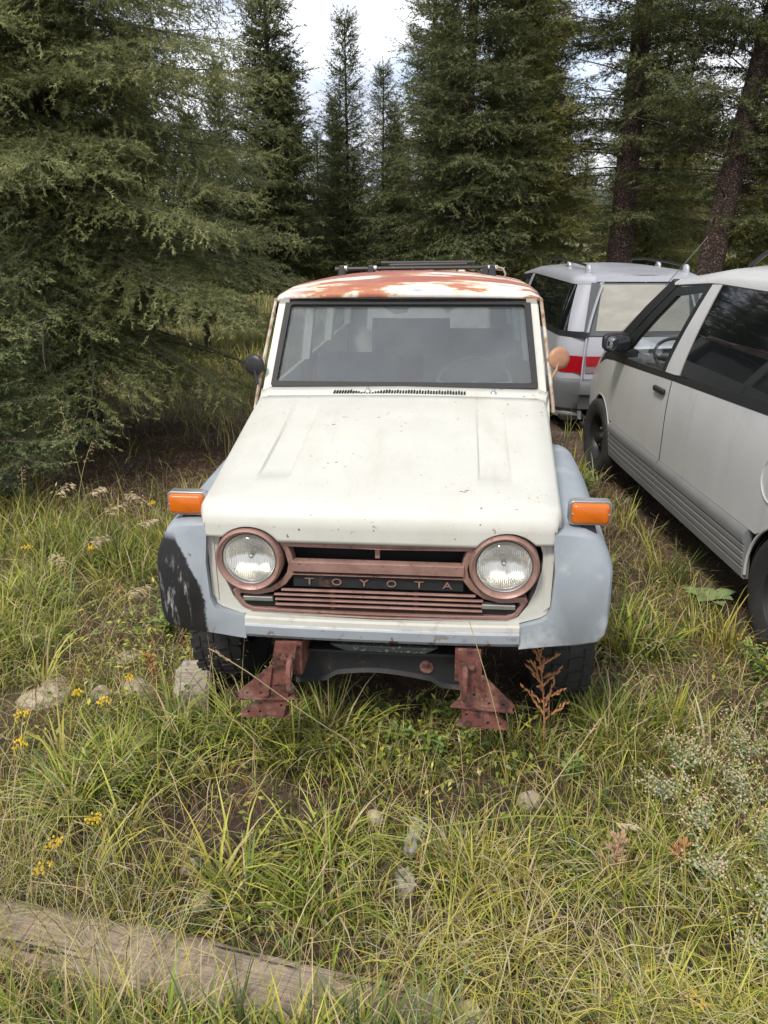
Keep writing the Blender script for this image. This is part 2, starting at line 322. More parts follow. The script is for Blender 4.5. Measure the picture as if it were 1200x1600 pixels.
# ---------------------------------------------------------------- the old off-road wagon (local frame: x to the viewer's right, y to its rear, z up)
car = thing('off_road_wagon', 'weathered cream off-road wagon facing the camera, rusted roof, round headlights, no front bumper', 'car', (-.018, 2.435, 0), R(-5.5))
car.rotation_euler = (0, R(-.5), R(-5.5))
def build_hood():
    prof = [(0, 1.034), (.004, 1.050), (.012, 1.067), (.028, 1.081), (.05, 1.0905), (.08, 1.096), (.12, 1.101), (.18, 1.107)]
    prof += [(y, 1.107+(y-.18)*.150) for y in (.238, .25, .262, .33, .45, .6, .75, .9, .98, 1.04, 1.08)]
    def w(y): return .602+.018*min(y/.06, 1)+.038*min(max((y-.06)/.9, 0), 1)
    inner = sorted(set([round(-.56+.02*i, 3) for i in range(57)]+[s*v for s in (-1, 1) for v in (.342, .349, .4675, .4745)]))
    ks = [(-1, 1.0, .060), (-1, 1.0, .034), (-1, .9935, .014), (-1, .980, .004)]
    secs = []
    def cut(x):
        z = .972+.010*max(0, min(1, (abs(x)-.50)/.06))
        for c in (-.4455, .4455):
            d = .126**2-(x-c)**2
            if d > 0: z = max(z, .9+math.sqrt(d))
        return z
    rows = []
    def strip(x, y):
        a = abs(x); e = min(max((a-.342)/.007, 0), 1)*min(max((.4745-a)/.007, 0), 1)
        return -.010*e*min(max((y-.238)/.024, 0), 1)*min(max((1.02-y)/.25, 0), 1)
    for k in range(5):   # vertical nose face from the lower cut edge up to the roll
        t = k/5; rows.append(('f', t))
    for y, z in prof: rows.append(('p', y, z))
    for r in rows:
        s = []
        y = 0 if r[0] == 'f' else r[1]; W = w(y)
        xs = [(-W*f, d) for _, f, d in ks]+[(x, 0) for x in inner]+[(W*f, d) for _, f, d in ks[::-1]]
        for x, d in xs:
            if r[0] == 'f':
                z0 = cut(x); z = z0+(1.034-z0)*r[1]
                s.append((x, .006*(abs(x)/.6)**6*2.0, max(z, z0)))
            else:
                crown = .010*(1-(x/W)**2)
                s.append((x, y+(.012*(abs(x)/.6)**6 if y < .05 else 0), r[2]-d*min(1, y/.05+.15)+crown*min(1, y/.1)+strip(x, y)))
        secs.append(s)
    V, F = loft(secs, False, False)
    h = mk('hood', V, F, M['cream'], car, smooth=True, ang=50, solid=.011, off=1, recalc=True)
    return h
hood = build_hood()
# cowl with the slotted vent and wiper pivots
V, F = loft([[(-.662, 1.09, 1.17), (-.655, 1.09, 1.235), (-.62, 1.09, 1.2465), (0, 1.09, 1.2555), (.62, 1.09, 1.2465), (.655, 1.09, 1.235), (.662, 1.09, 1.17)],
             [(-.675, 1.16, 1.17), (-.668, 1.16, 1.243), (-.63, 1.16, 1.256), (0, 1.16, 1.265), (.63, 1.16, 1.256), (.668, 1.16, 1.243), (.675, 1.16, 1.17)],
             [(-.69, 1.235, 1.17), (-.684, 1.235, 1.25), (-.64, 1.235, 1.262), (0, 1.235, 1.271), (.64, 1.235, 1.262), (.684, 1.235, 1.25), (.69, 1.235, 1.17)]], False, False)
cowl = mk('cowl', V, F, M['cream'], car, smooth=True, ang=40, solid=.01, off=1)
def cowl_z(x, y): return 1.2555+(y-1.09)*.136-.009*(x/.62)**2
g = Geo()
for i in range(48):
    x = -.312+.608*i/47; y0, y1 = 1.098, 1.138
    if .02 > abs(x+.165)-.03: pass
    if abs(x+.155) < .075: y1 = 1.106+.03*(abs(x+.155)/.075)**2
    z0, z1 = cowl_z(x, y0)+.0125, cowl_z(x, y1)+.0125
    g.add([(x-.0038, y0, z0), (x+.0038, y0, z0), (x+.0043, y1, z1), (x-.0033, y1, z1)], [(0, 1, 2, 3)])
g.mk('vent_slots', M['black_void'], cowl, solid=.003, off=-1)
for x in (-.155, .43):
    g = Geo(); z = cowl_z(x, 1.13)
    g.add(*lathe([(0, .024), (.006, .024), (.008, .012), (.013, .008), (.016, 0)], (x, 1.13, z+.006), (0, 0, 1), 12)); g.mk('wiper_pivot', M['chrome_dull'], cowl, smooth=True)
for s in (-1, 1):   # inner wing below the hood's side edge
    V, F = loft([[(s*.585, .03, .72), (s*.607, .03, .74), (s*.609, .03, .98), (s*.585, .03, .99)], [(s*.62, .35, .72), (s*.640, .35, .74), (s*.640, .35, 1.082), (s*.60, .35, 1.07)],
                 [(s*.64, .75, .72), (s*.668, .75, .74), (s*.655, .75, 1.142), (s*.6, .75, 1.13)], [(s*.66, 1.22, .72), (s*.70, 1.22, .74), (s*.695, 1.22, 1.225), (s*.6, 1.22, 1.2)]])
    mk('wing_panel', V, F, M['cream'], car, smooth=True, ang=40)
# front panel with the grille and headlight opening
half = [(.0, .990), (.325, .990)]
half += [(.4455+(.127+.013*max(0, math.sin(R(a))))*math.cos(R(a)), .9+(.127+.013*max(0, math.sin(R(a))))*math.sin(R(a))) for a in range(130, -11, -14)]
half += [(.566, .862), (.553, .80), (.528, .738), (.497, .698), (.46, .684), (.0, .676)]
opening = half+[(-x, z) for x, z in half[1:-1]][::-1]
hp = [(.0, 1.0), (.33, 1.0), (.345, 1.052), (.56, 1.052), (.592, 1.02), (.604, .95), (.611, .88), (.607, .74), (.596, .706), (.575, .693), (.50, .672), (0, .662)]
outer = hp+[(-x, z) for x, z in hp[1:-1]][::-1]
V, F = plate(outer, [opening], .014, .075, lambda a, b, d: (a, d+.022*(abs(a)/.6)**4, b))
mk('front_panel', V, F, M['cream'], car, bevel=.006)
V, F = plate([(x*1.02, z) for x, z in outer], [], .085, .10); mk('grille_backing', V, F, M['black_void'], car)
# apron
for x0, x1 in ((-.484, .503),):
    xs = np.linspace(x0, x1, 15); secs = []
    for x in xs:
        k = .012*abs(x/.5)**3
        secs.append([(x, .05, .6715), (x, -.006+k, .6735), (x, -.016+k, .668), (x, -.017+k, .649), (x, -.024+k, .641), (x, -.020+k, .606), (x, -.008+k, .590), (x, .045, .578)])
    V, F = loft(secs); mk('apron', V, F, M['apron'], car, smooth=True, ang=28)
# fenders
def fender(s, mat):
    O = [(.600, 1.00), (.605, 1.022), (.715, 1.020), (.748, 1.006), (.772, .985), (.803, .93), (.820, .885), (.823, .855), (.823, .76), (.821, .66), (.813, .617), (.79, .592), (.70, .583), (.504 if s > 0 else .486, .579), (.504 if s > 0 else .486, .668), (.575, .689), (.597, .704), (.609, .742), (.613, .88)]
    cx, cz = .66, .80
    secs = []
    ys = [(.004, .90), (.012, .945), (.026, .975), (.05, .993), (.085, 1), (.15, 1), (.24, 1), (.30, 1)]+[(.33+.026*i, 1) for i in range(30)]+[(1.12, 1), (1.16, .99)]
    for y, k in ys:
        zl = 0
        d = .405**2-(y-.72)**2
        if d > 0: zl = .385+math.sqrt(d)
        sec = []
        for x, z in O:
            kk = k if x > .62 else 1.0
            px = cx+(x-cx)*kk; pz = cz+(z-cz)*kk
            if x <= .62: px = x
            top = 1 if pz > .9 else 0
            px2 = px+(.03*min(1, max(0, (y-.1)/.8)) if x > .7 else 0)
            if y > .3 and x < .62: px2 = .63
            yy = y+.035*max(0, (px-.6)/.22)**2*(1 if y < .1 else max(0, 1-(y-.1)/.2))
            yy += .045*max(0, (pz-.66)/.36)**2*(1 if y < .1 else max(0, 1-(y-.1)/.2)) if x > .62 else 0
            pz = max(pz, zl)
            sec.append((s*px2, yy, pz))
        secs.append(sec)
    V, F = loft(secs)
    return mk('fender', V, F, mat, car, smooth=True, ang=42)
fl = fender(-1, M['primer_patch']); fl['label'] = 'blue grey fender with a bare black patch'
fr = fender(1, M['primer'])
# turn signals
for s, cx in ((-1, -.689), (1, .726)):
    ts = thing  # noqa
    e = mk('turn_signal', *plate(rrect(cx-.071, cx+.071, 1.029, 1.115, .016), [], .085, .125), M['chrome_dull'], car, bevel=.004, smooth=True)
    mk('amber_lens', *loft([[(x, .084, z) for x, z in rrect(cx-.064, cx+.064, 1.036, 1.108, .013)], [(x, .074, z) for x, z in rrect(cx-.063, cx+.063, 1.037, 1.107, .013)],
       [(x, .067, z) for x, z in rrect(cx-.055, cx+.055, 1.045, 1.099, .010)]]), M['amber'], e, smooth=True, ang=50)
    for sx in (-1, 1): mk('screw', *lathe([(0, -.003), (.004, -.002), (.005, .004)], (cx+sx*.060, .072, 1.072), (0, 1, 0), 8), M['chrome'], e)
    mk('signal_stalk', *loft([[(cx+.028*a, .105+.02*b, 1.0) for a, b in ((-1, -1), (1, -1), (1, 1), (-1, 1))], [(cx+.02*a, .105+.014*b, 1.032) for a, b in ((-1, -1), (1, -1), (1, 1), (-1, 1))]]), M['rubber'], e)
# headlights
for cx in (-.4515, .4395):
    h = mk('headlight', *lathe([(.121, .05), (.1205, .0), (.117, -.013), (.111, -.020), (.105, -.016), (.0985, -.003), (.0945, .012), (.093, .03)], (cx, 0, .9), (0, 1, 0), 48), M['bronze'], car, smooth=True, ang=60)
    mk('retaining_ring', *lathe([(.0965, .006), (.0938, -.001), (.0905, .003), (.089, .012)], (cx, 0, .9), (0, 1, 0), 48), M['chrome_dull'], h, smooth=True)
    mk('lens', *lathe([(.0915, .012), (.083, .001), (.065, -.009), (.040, -.016), (.018, -.0195), (0, -.020)], (cx, 0, .9), (0, 1, 0), 48), M['lampglass'], h, smooth=True)
    mk('reflector', *lathe([(.0925, .013), (.083, .035), (.060, .060), (.036, .078), (.012, .084), (0, .0845)], (cx, 0, .9), (0, 1, 0), 48), M['reflector'], h, smooth=True)
    mk('bulb', *lathe([(0, .018), (.008, .022), (.010, .032), (.010, .08)], (cx, 0, .9), (0, 1, 0), 12), M['chrome_dull'], h, smooth=True)
# grille
gh = [(.0, .968), (.336, .968), (.343, .960), (.326, .93), (.315, .88), (.322, .848), (.345, .816), (.385, .787), (.435, .773), (.52, .776), (.529, .762), (.497, .704), (.465, .688), (0, .681)]
gi = [(.0, .949), (.313, .949), (.301, .92), (.292, .875), (.299, .840), (.327, .802), (.375, .769), (.43, .754), (.497, .757), (.503, .745), (.478, .712), (.455, .702), (0, .695)]
go = gh+[(-x, z) for x, z in gh[1:-1]][::-1]; gii = gi+[(-x, z) for x, z in gi[1:-1]][::-1]
grille = mk('grille', *plate(go, [gii], .002, .05, lambda a, b, d: (a, d+.006*abs(a/.3)**2, b)), M['bronze'], car, bevel=.004)
def bar(z0, z1, hw, y0, y1, nm='grille_bar', m='bronze'):
    zc = (z0+z1)/2
    mk(nm, *loft([[(x, y1, z0), (x, y0+.004, z0), (x, y0, z0+.003), (x, y0, z1-.003), (x, y0+.004, z1), (x, y1, z1)] for x in (-hw, 0, hw)]), M[m], grille, smooth=True, ang=40)
bar(.857, .897, .302, -.003, .03); bar(.840, .846, .300, .006, .02)
plate_o = mk('name_plate', *box(-.302, .302, .022, .04, .791, .834), M['chassis'], grille)
for z, hw in ((.779, .345), (.7600, .372), (.7405, .37), (.7205, .37)): bar(z-.0038, z+.0038, hw, .006, .018)
for x in (-.165, .135): mk('grille_post', *box(x-.008, x+.008, .03, .05, .70, .775), M['rust'], grille)
mk('grille_post', *box(-.008, .008, .03, .05, .905, .95), M['bronze'], grille)
for s, x0, x1 in ((-1, -.487, -.378), (1, .368, .485)):
    mk('side_marker', *box(x0, x1, .006, .03, .733, .751), M['chrome_dull'], grille, bevel=.003)
    mk('marker_housing', *box(x0-.004, x1+.01, .022, .045, .709, .730), M['chassis'], grille)
def letter(ch, x, z, h, wdt, m, parent, y):
    cu = bpy.data.curves.new('t', 'FONT'); cu.body = ch; cu.size = h/.70; cu.align_x = 'CENTER'; cu.extrude = .002; cu.bevel_depth = 0
    to = bpy.data.objects.new('t', cu); COL.objects.link(to); dg = bpy.context.evaluated_depsgraph_get()
    me = bpy.data.meshes.new_from_object(to.evaluated_get(dg)); bpy.data.objects.remove(to); bpy.data.curves.remove(cu)
    xs = [v.co.x for v in me.vertices]; k = wdt/(max(xs)-min(xs)); mid = (max(xs)+min(xs))/2
    for v in me.vertices: v.co = Vector((x+(v.co.x-mid)*k, y-v.co.z, z+v.co.y))
    me.name = 'letter'; me.materials.clear(); me.materials.append(m); return link(bpy.data.objects.new('letter', me), parent)
for ch, u in zip('TOYOTA', (-.243, -.145, -.047, .050, .148, .246)): letter(ch, u, .801, .026, .034, M['bronze'], plate_o, .018)

# chassis seen below the apron
secs = []
for x in np.linspace(-.33, .31, 17):
    lo = .385+.02*math.cos((x+.02)*9)-(.02 if abs(x) > .2 else 0); secs.append([(x, .10, .50), (x, .085, .497), (x, .082, .487), (x, .10, .480), (x, .10, lo+.012), (x, .085, lo), (x, .13, lo-.004), (x, .16, .50)])
cm = mk('crossmember', *loft(secs), M['chassis'], car, smooth=True, ang=35)
mk('drain_hole', *lathe([(0, -.002), (.026, -.002), (.030, .012), (.0, .013)], (.175, .097, .432), (0, 1, 0), 20), M['rust'], cm)
mk('skid_plate', *loft([[(-.19, .06, .535), (.22, .06, .535), (.22, .3, .53), (-.19, .3, .53)], [(-.13, .07, .503), (.17, .07, .503), (.17, .3, .50), (-.13, .3, .50)]]), M['pan'], car, bevel=.006)
for s, xc in ((-1, -.315), (1, .32)):
    hn = mk('frame_horn', *loft([[(xc-.04, y, .455), (xc+.04, y, .455), (xc+.04, y, .575), (xc-.04, y, .575)] for y in (-.03, .12, .6, 3.9)]), M['rust'], car, bevel=.004)
    # bumper bracket: back plate, two gusset flanges and a tow loop
    tilt = s*.06
    sp_ = .17 if s < 0 else .03
    def tf(a, b, d, xc=xc, s=s, sp_=sp_): return (xc+s*(.005+a+sp_*max(0, .58-b)), d, b)
    mk('bracket_plate', *plate([(-.035, .60), (.045, .60), (.05, .47), (.052, .29), (-.02, .285), (-.03, .45)], [circ(-.006, .335, .006, 8), circ(.022, .42, .006, 8)], -.055, -.04, tf), M['rust'], hn)
    mk('gusset', *plate([(.045, .50), (.055, .505), (.163, .385), (.158, .372), (.045, .376)], [circ(.125, .390, .006, 8), circ(.075, .392, .006, 8)], -.065, -.053, tf), M['rust'], hn)
    mk('gusset', *plate([(.048, .372), (.06, .372), (.146, .297), (.138, .282), (.048, .286)], [circ(.115, .297, .006, 8), circ(.072, .300, .006, 8)], -.050, -.038, tf), M['rust'], hn)
    mk('flange', *plate([(-.06, 0), (.165, -.02), (.145, .05), (-.02, .07)], [circ(.12, .01, .006, 8)], .366, .372, lambda a, b, d, xc=xc, s=s: (xc+s*(a+sp_*.21), -.06+b, d)), M['rust'], hn)
    mk('flange', *plate([(-.04, 0), (.145, -.01), (.125, .05), (-.02, .07)], [], .279, .285, lambda a, b, d, xc=xc, s=s: (xc+s*(a+sp_*.3), -.05+b, d)), M['rust'], hn)
    lp = [(xc+s*(-.002+.022*math.cos(t)), -.075-.035*max(0, math.sin(t)), .475+.062*math.cos(t*1)*0+.06*math.sin(t-math.pi/2)) for t in np.linspace(0, 2*math.pi, 17)]
    lp = [(xc-s*.004, -.06-.045*math.sin(t), .475-.065*math.cos(t)) for t in np.linspace(-.15, math.pi+.15, 13)]
    mk('tow_loop', *tube(lp, .011, 8), M['rust'], hn, smooth=True)
    for dz in (.545, .455): mk('bolt', *lathe([(0, -.018), (.013, -.018), (.014, 0)], (xc+s*.018, -.055, dz), (0, 1, 0), 6), M['rust'], hn)
# wheels
def tyre_wheel(parent, name, c, r, wd, rimr, rim_m, tread_n=34, out=1, knobs=True):
    """wheel on the x axis; out = +1/-1 direction of the outer face"""
    cx, cy, cz = c; h = wd/2
    prof = [(rimr, -h*.72), (rimr+.02, -h*.86), (r*.82, -h), (r*.93, -h*.97), (r*.975, -h*.86), (r*.985, 0), (r*.975, h*.86), (r*.93, h*.97), (r*.82, h), (rimr+.02, h*.86), (rimr, h*.72)]
    wroot = mk(name, *lathe(prof, c, (1, 0, 0), 48), M['tyre'], parent, smooth=True, ang=50)
    if knobs:
        g = Geo()
        for i in range(tread_n):
            for k, (x0, x1, ph, ln) in enumerate(((-.96, -.60, 0, .36), (-.52, -.06, .5, .34), (.06, .52, .0, .34), (.60, .96, .5, .36))):
                a0 = 2*math.pi*(i+ph)/tread_n; da = 2*math.pi/tread_n*ln; sk = .18*da*(1 if k % 2 else -1)
                P = []
                for rr in (r*.965, r*1.003 if k in (1, 2) else r*.992):
                    for xx, aa in ((x0, a0-da+sk), (x1, a0-da*.8-sk), (x1, a0+da-sk), (x0, a0+da*.8+sk)):
                        P.append((cx+xx*h, cy+rr*math.sin(aa), cz+rr*math.cos(aa)))
                g.add(P, [(0, 1, 2, 3), (4, 5, 6, 7), (0, 1, 5, 4), (1, 2, 6, 5), (2, 3, 7, 6), (3, 0, 4, 7)])
        tag(g.mk('tread', M['tyre'], wroot), kind='stuff')
    o = out
    mk('rim', *lathe([(rimr+.006, o*h*.80), (rimr, o*h*.72), (rimr-.02, o*h*.55), (rimr-.03, o*h*.15), (rimr*.62, o*h*.05), (rimr*.5, o*h*.30), (rimr*.28, o*h*.34), (0.0, o*h*.34)], c, (1, 0, 0), 40), rim_m, wroot, smooth=True, ang=50)
    hb = mk('hub', *lathe([(rimr*.26, o*h*.30), (rimr*.24, o*h*.62), (rimr*.15, o*h*.70), (0, o*h*.70)], c, (1, 0, 0), 20), rim_m, wroot, smooth=True, ang=40)
    for i in range(5):
        a = 2*math.pi*i/5
        mk('lug_nut', *lathe([(.011, o*h*.30), (.011, o*h*.46), (0, o*h*.48)], (cx, cy+rimr*.40*math.cos(a), cz+rimr*.40*math.sin(a)), (1, 0, 0), 6), M['chrome_dull'], wroot)
    return wroot
for s in (-1, 1):
    tyre_wheel(car, 'wheel', (s*.742, .74, .345 if s > 0 else .365), .365, .225, .20, M['rim_grey'], 30, s)
    tyre_wheel(car, 'wheel', (s*.735, 3.44, .35), .365, .225, .20, M['rim_grey'], 30, s, knobs=False)
mk('axle', *tube([(-.65, .74, .36), (-.2, .74, .36), (-.1, .74, .36), (.65, .74, .36)], [.05, .05, .07, .05], 10), M['chassis'], car, smooth=True)
mk('rear_axle', *tube([(-.65, 3.44, .36), (.65, 3.44, .36)], .05, 10), M['chassis'], car, smooth=True)
mk('engine_block', *loft([[(-.36, .18, .52), (.36, .18, .52), (.36, .18, .98), (-.36, .18, .98)], [(-.4, 1.1, .45), (.4, 1.1, .45), (.4, 1.1, 1.05), (-.4, 1.1, 1.05)]]), M['chassis'], car)
# floor pan, lower body, doors
mk('floor_pan', *box(-.66, .66, 1.2, 4.15, .50, .55), M['chassis'], car)
mk('firewall', *box(-.64, .64, 1.12, 1.15, .5, 1.2), M['chassis'], car)
def sx(z, y): return (.715-.02*max(0, (z-.9)/.3) if z < 1.22 else .695-.06*((z-1.22)/.43)) - (.02 if y < 1.3 else 0)*(1-(y-1.15)/.15)
def side_patch(nm, s, pts, m, parent, nu=6, nv=4, th=.02, off=0):
    """bilinear quad patch given by 4 (y,z) corners on the body side"""
    (a, b_, c, d) = [np.array(p, float) for p in pts]; secs = []
    for j in range(nv+1):
        v = j/nv; row = []
        for i in range(nu+1):
            u = i/nu; p = (1-u)*(1-v)*a+u*(1-v)*b_+u*v*c+(1-u)*v*d
            row.append((s*(sx(p[1], p[0])+off), p[0], p[1]))
        secs.append(row)
    V, F = loft(secs, False, False); V2 = [(x-s*th, y, z) for x, y, z in V]; n = len(V); nn = nu+1
    F2 = F+[tuple(i+n for i in f)[::-1] for f in F]
    rim = [i for i in range(nn)]+[j*nn+nu for j in range(1, nv+1)]+[nv*nn+i for i in range(nu-1, -1, -1)]+[j*nn for j in range(nv-1, 0, -1)]
    F2 += [(rim[k], rim[(k+1) % len(rim)], rim[(k+1) % len(rim)]+n, rim[k]+n) for k in range(len(rim))]
    return mk(nm, V+V2, F2, m, parent, smooth=True, ang=35)
for s in (-1, 1):
    d = side_patch('front_door', s, [(1.26, .56), (2.28, .56), (2.28, 1.235), (1.26, 1.235)], M['cream'], car)
    mk('door_handle', *box(*sorted((s*.70, s*.735)), 2.08, 2.2, 1.12, 1.145), M['chrome'], d, bevel=.004)
    d = side_patch('rear_door', s, [(2.29, .56), (3.12, .56), (3.12, 1.235), (2.29, 1.235)], M['cream'], car)
    side_patch('quarter_panel', s, [(3.13, .80), (4.14, .70), (4.14, 1.235), (3.13, 1.235)], M['cream'], car)
    side_patch('rocker', s, [(1.2, .46), (3.05, .46), (3.05, .55), (1.2, .55)], M['primer'], car)
    for p in ([(1.235, 1.235), (1.30, 1.235), (1.555, 1.635), (1.50, 1.655)], [(2.25, 1.235), (2.33, 1.235), (2.33, 1.64), (2.25, 1.64)], [(3.08, 1.235), (3.17, 1.235), (3.15, 1.60), (3.06, 1.605)], [(4.06, 1.235), (4.15, 1.235), (4.02, 1.565), (3.93, 1.565)]):
        side_patch('pillar', s, p, M['cream'], car, 2, 6, .045)
    for y0, y1, t0, t1 in ((1.30, 2.25, 1.56, 2.25), (2.33, 3.08, 2.33, 3.06), (3.17, 4.06, 3.15, 3.93)):
        side_patch('side_glass', s, [(y0, 1.235), (y1, 1.235), (t1, 1.6), (t0, 1.62)], M['clear_glass'], car, 4, 4, .004, -.015)
    side_patch('roof_rail', s, [(1.49, 1.625), (4.02, 1.545), (4.0, 1.60), (1.48, 1.66)], M['cream'], car, 10, 2, .05)
    mk('drip_rail', *tube([(s*.712, 1.165, 1.17), (s*.706, 1.205, 1.24), (s*.690, 1.30, 1.38), (s*.672, 1.41, 1.53), (s*.657, 1.49, 1.645)], .0085, 6), M['rust_edge'], car, smooth=True)
    mk('gutter', *tube([(s*.657, 1.49, 1.652), (s*.662, 2.2, 1.645), (s*.66, 3.2, 1.60), (s*.655, 4.0, 1.555)], .009, 6), M['rust_edge'], car, smooth=True)
# windshield: plane from (y 1.205, z 1.262) up to (y 1.50, z 1.655)
def wsf(a, b, d):
    ny, nz = -.80, .60
    return (a, 1.200+.300*b+d*ny*-1+.012*(a/.6)**2, 1.262+.393*b+d*nz*-1)
wo_ = rpoly([(-.680, -.05), (.680, -.05), (.640, 1.04), (-.640, 1.04)], .03)
wh = rpoly([(-.622, .055), (.622, .055), (.587, .945), (-.587, .945)], .02)
wsf_frame = mk('windshield_frame', *plate(wo_, [wh], 0, .035, wsf), M['cream'], car, bevel=.004)
gk = rpoly([(-.640, .012), (.640, .012), (.604, .985), (-.604, .985)], .03, 6); gk2 = rpoly([(-.612, .070), (.612, .070), (.577, .925), (-.577, .925)], .022, 6)
mk('windshield_gasket', *plate(gk, [gk2], -.013, .01, wsf), M['rubber'], wsf_frame, bevel=.005)
mk('windshield', *plate(rpoly([(-.618, .06), (.618, .06), (.583, .94), (-.583, .94)], .02), [], .008, .011, wsf), M['dusty_glass'], wsf_frame)
# roof
secs = []
for y, e, c in ((1.488, 1.652, 1.664), (1.492, 1.658, 1.680), (1.51, 1.664, 1.693), (1.56, 1.669, 1.711), (1.7, 1.675, 1.731), (1.95, 1.672, 1.739), (2.3, 1.664, 1.731), (2.8, 1.643, 1.704), (3.4, 1.61, 1.662), (3.9, 1.575, 1.615), (4.04, 1.55, 1.575)):
    secs.append([(.642*s, y+.01*s*s, e+(c-e)*(1-abs(s)**2.4)-(.012 if abs(s) > .99 else 0)) for s in np.linspace(-1, 1, 33)])
V, F = loft(secs, False, False); mk('roof', V, F, M['roof'], car, smooth=True, ang=60, solid=.02, off=1)
# rear wall with its window
def rwf(a, b, d): return (a, 4.15-(.12*max(0, (b-1.2))/.4)+d, b)
rw = mk('tailgate', *plate([(-.70, .6), (.70, .6), (.69, 1.22), (.645, 1.56), (-.645, 1.56), (-.69, 1.22)], [rpoly([(-.52, 1.17), (.52, 1.17), (.49, 1.50), (-.49, 1.50)], .03)], 0, .03, rwf), M['cream'], car)
mk('rear_window', *plate(rpoly([(-.52, 1.17), (.52, 1.17), (.49, 1.50), (-.49, 1.50)], .03), [], .012, .016, rwf), M['brightened_rear_glass'], rw)
# interior
mk('dashboard', *loft([[(x, 1.215, 1.10), (x, 1.222, 1.255), (x, 1.30, 1.262), (x, 1.42, 1.250), (x, 1.46, 1.225), (x, 1.44, 1.10)] for x in (-.63, -.2, .2, .63)]), M['interior_grey'], car, smooth=True, ang=40)
mk('headliner', *loft([[(x*.63, y, z-.035*abs(x)**2.4) for x in np.linspace(-1, 1, 9)] for y, z in ((1.56, 1.675), (2.2, 1.70), (3.2, 1.65), (3.95, 1.58))], False, False), M['interior_grey'], car, smooth=True)
def seat(nm, x0, x1, y, ztop, zb, m='seat_cloth'):
    r = mk(nm, *loft([[(x, y+.02*abs(t)**2+dy, z) for t, x in zip(np.linspace(-1, 1, 7), np.linspace(x0, x1, 7))] for dy, z in ((-.05, zb), (-.07, zb+.15), (-.02, ztop-.06), (.01, ztop-.01), (.04, ztop), (.08, ztop-.01), (.11, ztop-.06), (.13, zb))], False, False), M[m], car, smooth=True, solid=.01)
    mk('seat_cushion', *box(x0, x1, y-.5, y-.04, zb-.1, zb+.06), M[m], r, bevel=.03, bseg=3)
seat('front_seat', -.57, -.08, 2.08, 1.30, .85); seat('front_seat', .06, .56, 2.05, 1.30, .85); seat('rear_seat', -.30, .20, 2.62, 1.435, .85); seat('rear_seat', .17, .58, 2.72, 1.36, .85)
swc = Vector((.35, 1.72, 1.20)); swn = Vector((0, -.55, .83)).normalized(); sa = Vector((1, 0, 0)); sb = swn.cross(sa)
sw = mk('steering_wheel', *tube([tuple(swc+(sa*math.cos(t)+sb*math.sin(t))*.195) for t in np.linspace(0, 2*math.pi, 33)], .013, 8), M['dash_dark'], car, smooth=True)
mk('spoke', *tube([tuple(swc-sa*.19), tuple(swc-swn*.03), tuple(swc+sa*.19)], .012, 6), M['dash_dark'], sw); mk('steering_column', *tube([tuple(swc-swn*.02), (.35, 1.42, 1.08)], .03, 8), M['dash_dark'], sw)
mk('sun_visor', *plate([(-.17, 1.635), (.02, 1.635), (.0, 1.585), (-.06, 1.575)], [], 1.56, 1.57), M['interior_grey'], car)
mk('sun_visor', *plate([(.16, 1.635), (.27, 1.635), (.20, 1.575)], [], 1.57, 1.58), M['interior_grey'], car)
# mirrors
for s, p, m in ((-1, (-.722, 1.24, 1.37), 'trim_black'), (1, (.728, 1.22, 1.415), 'copper_mirror')):
    n = Vector((s*.25, -1, .1)).normalized()
    mm = mk('door_mirror', *lathe([(0, -.012), (.03, -.011), (.046, -.006), (.052, .002), (.050, .010), (.046, .012)], p, -n, 28), M[m], car, smooth=True, ang=60)
    mk('mirror_face', *lathe([(.047, .0115), (0, .0125)], p, -n, 28), M['mirror_glass'], mm)
    mk('mirror_arm', *tube([(p[0], p[1]-.005, p[2]-.005), (p[0]-s*.01, p[1]-.015, p[2]-.05), (s*.700, 1.20, p[2]-.085)], .007, 6), M[m], mm, smooth=True)
# roof rack
rk = mk('rack_bar', *tube([(-.46, 2.18, 1.765), (0, 2.18, 1.768), (.46, 2.18, 1.770)], .011, 8), M['trim_black'], car, smooth=True)
mk('rack_bar', *tube([(-.30, 3.25, 1.752), (.36, 3.25, 1.755)], .010, 8), M['trim_black'], car, smooth=True)
mk('rack_bar', *tube([(-.18, 2.6, 1.765), (.30, 2.6, 1.77)], .010, 8), M['trim_black'], car, smooth=True)
for x in (-.42, -.25, .40, .44):
    mk('rack_foot', *loft([[(x-.025, 2.14, 1.70), (x+.025, 2.14, 1.70), (x+.025, 2.22, 1.70), (x-.025, 2.22, 1.70)], [(x-.014, 2.16, 1.785), (x+.014, 2.16, 1.785), (x+.014, 2.20, 1.785), (x-.014, 2.20, 1.785)]]), M['trim_black'], rk, bevel=.004)
    mk('clamp', *lathe([(.0145, -.012), (.016, -.010), (.016, .010), (.0145, .012)], (x+.02, 2.18, 1.768), (1, 0, 0), 12), M['chrome_dull'], rk, smooth=True)
rr = random.Random(5)
for k in range(7):
    x = -.40+.13*k; pts = [(x+rr.uniform(-.02, .02), 2.17+.02*i, 1.745+.018*math.sin(i*1.1+k)+.012) for i in range(3)]+[(x+.10+rr.uniform(-.03, .03), 2.35, 1.745), (x+.15, 2.55, 1.752)]
    mk('tie_wire', *tube(pts, .0035, 5), M['wire'], rk, smooth=True)
mk('tie_strap', *tube([(.46, 2.17, 1.775), (.50, 2.17, 1.765), (.515, 2.16, 1.735), (.505, 2.16, 1.705), (.49, 2.17, 1.70)], .006, 6), M['wire'], rk, smooth=True)
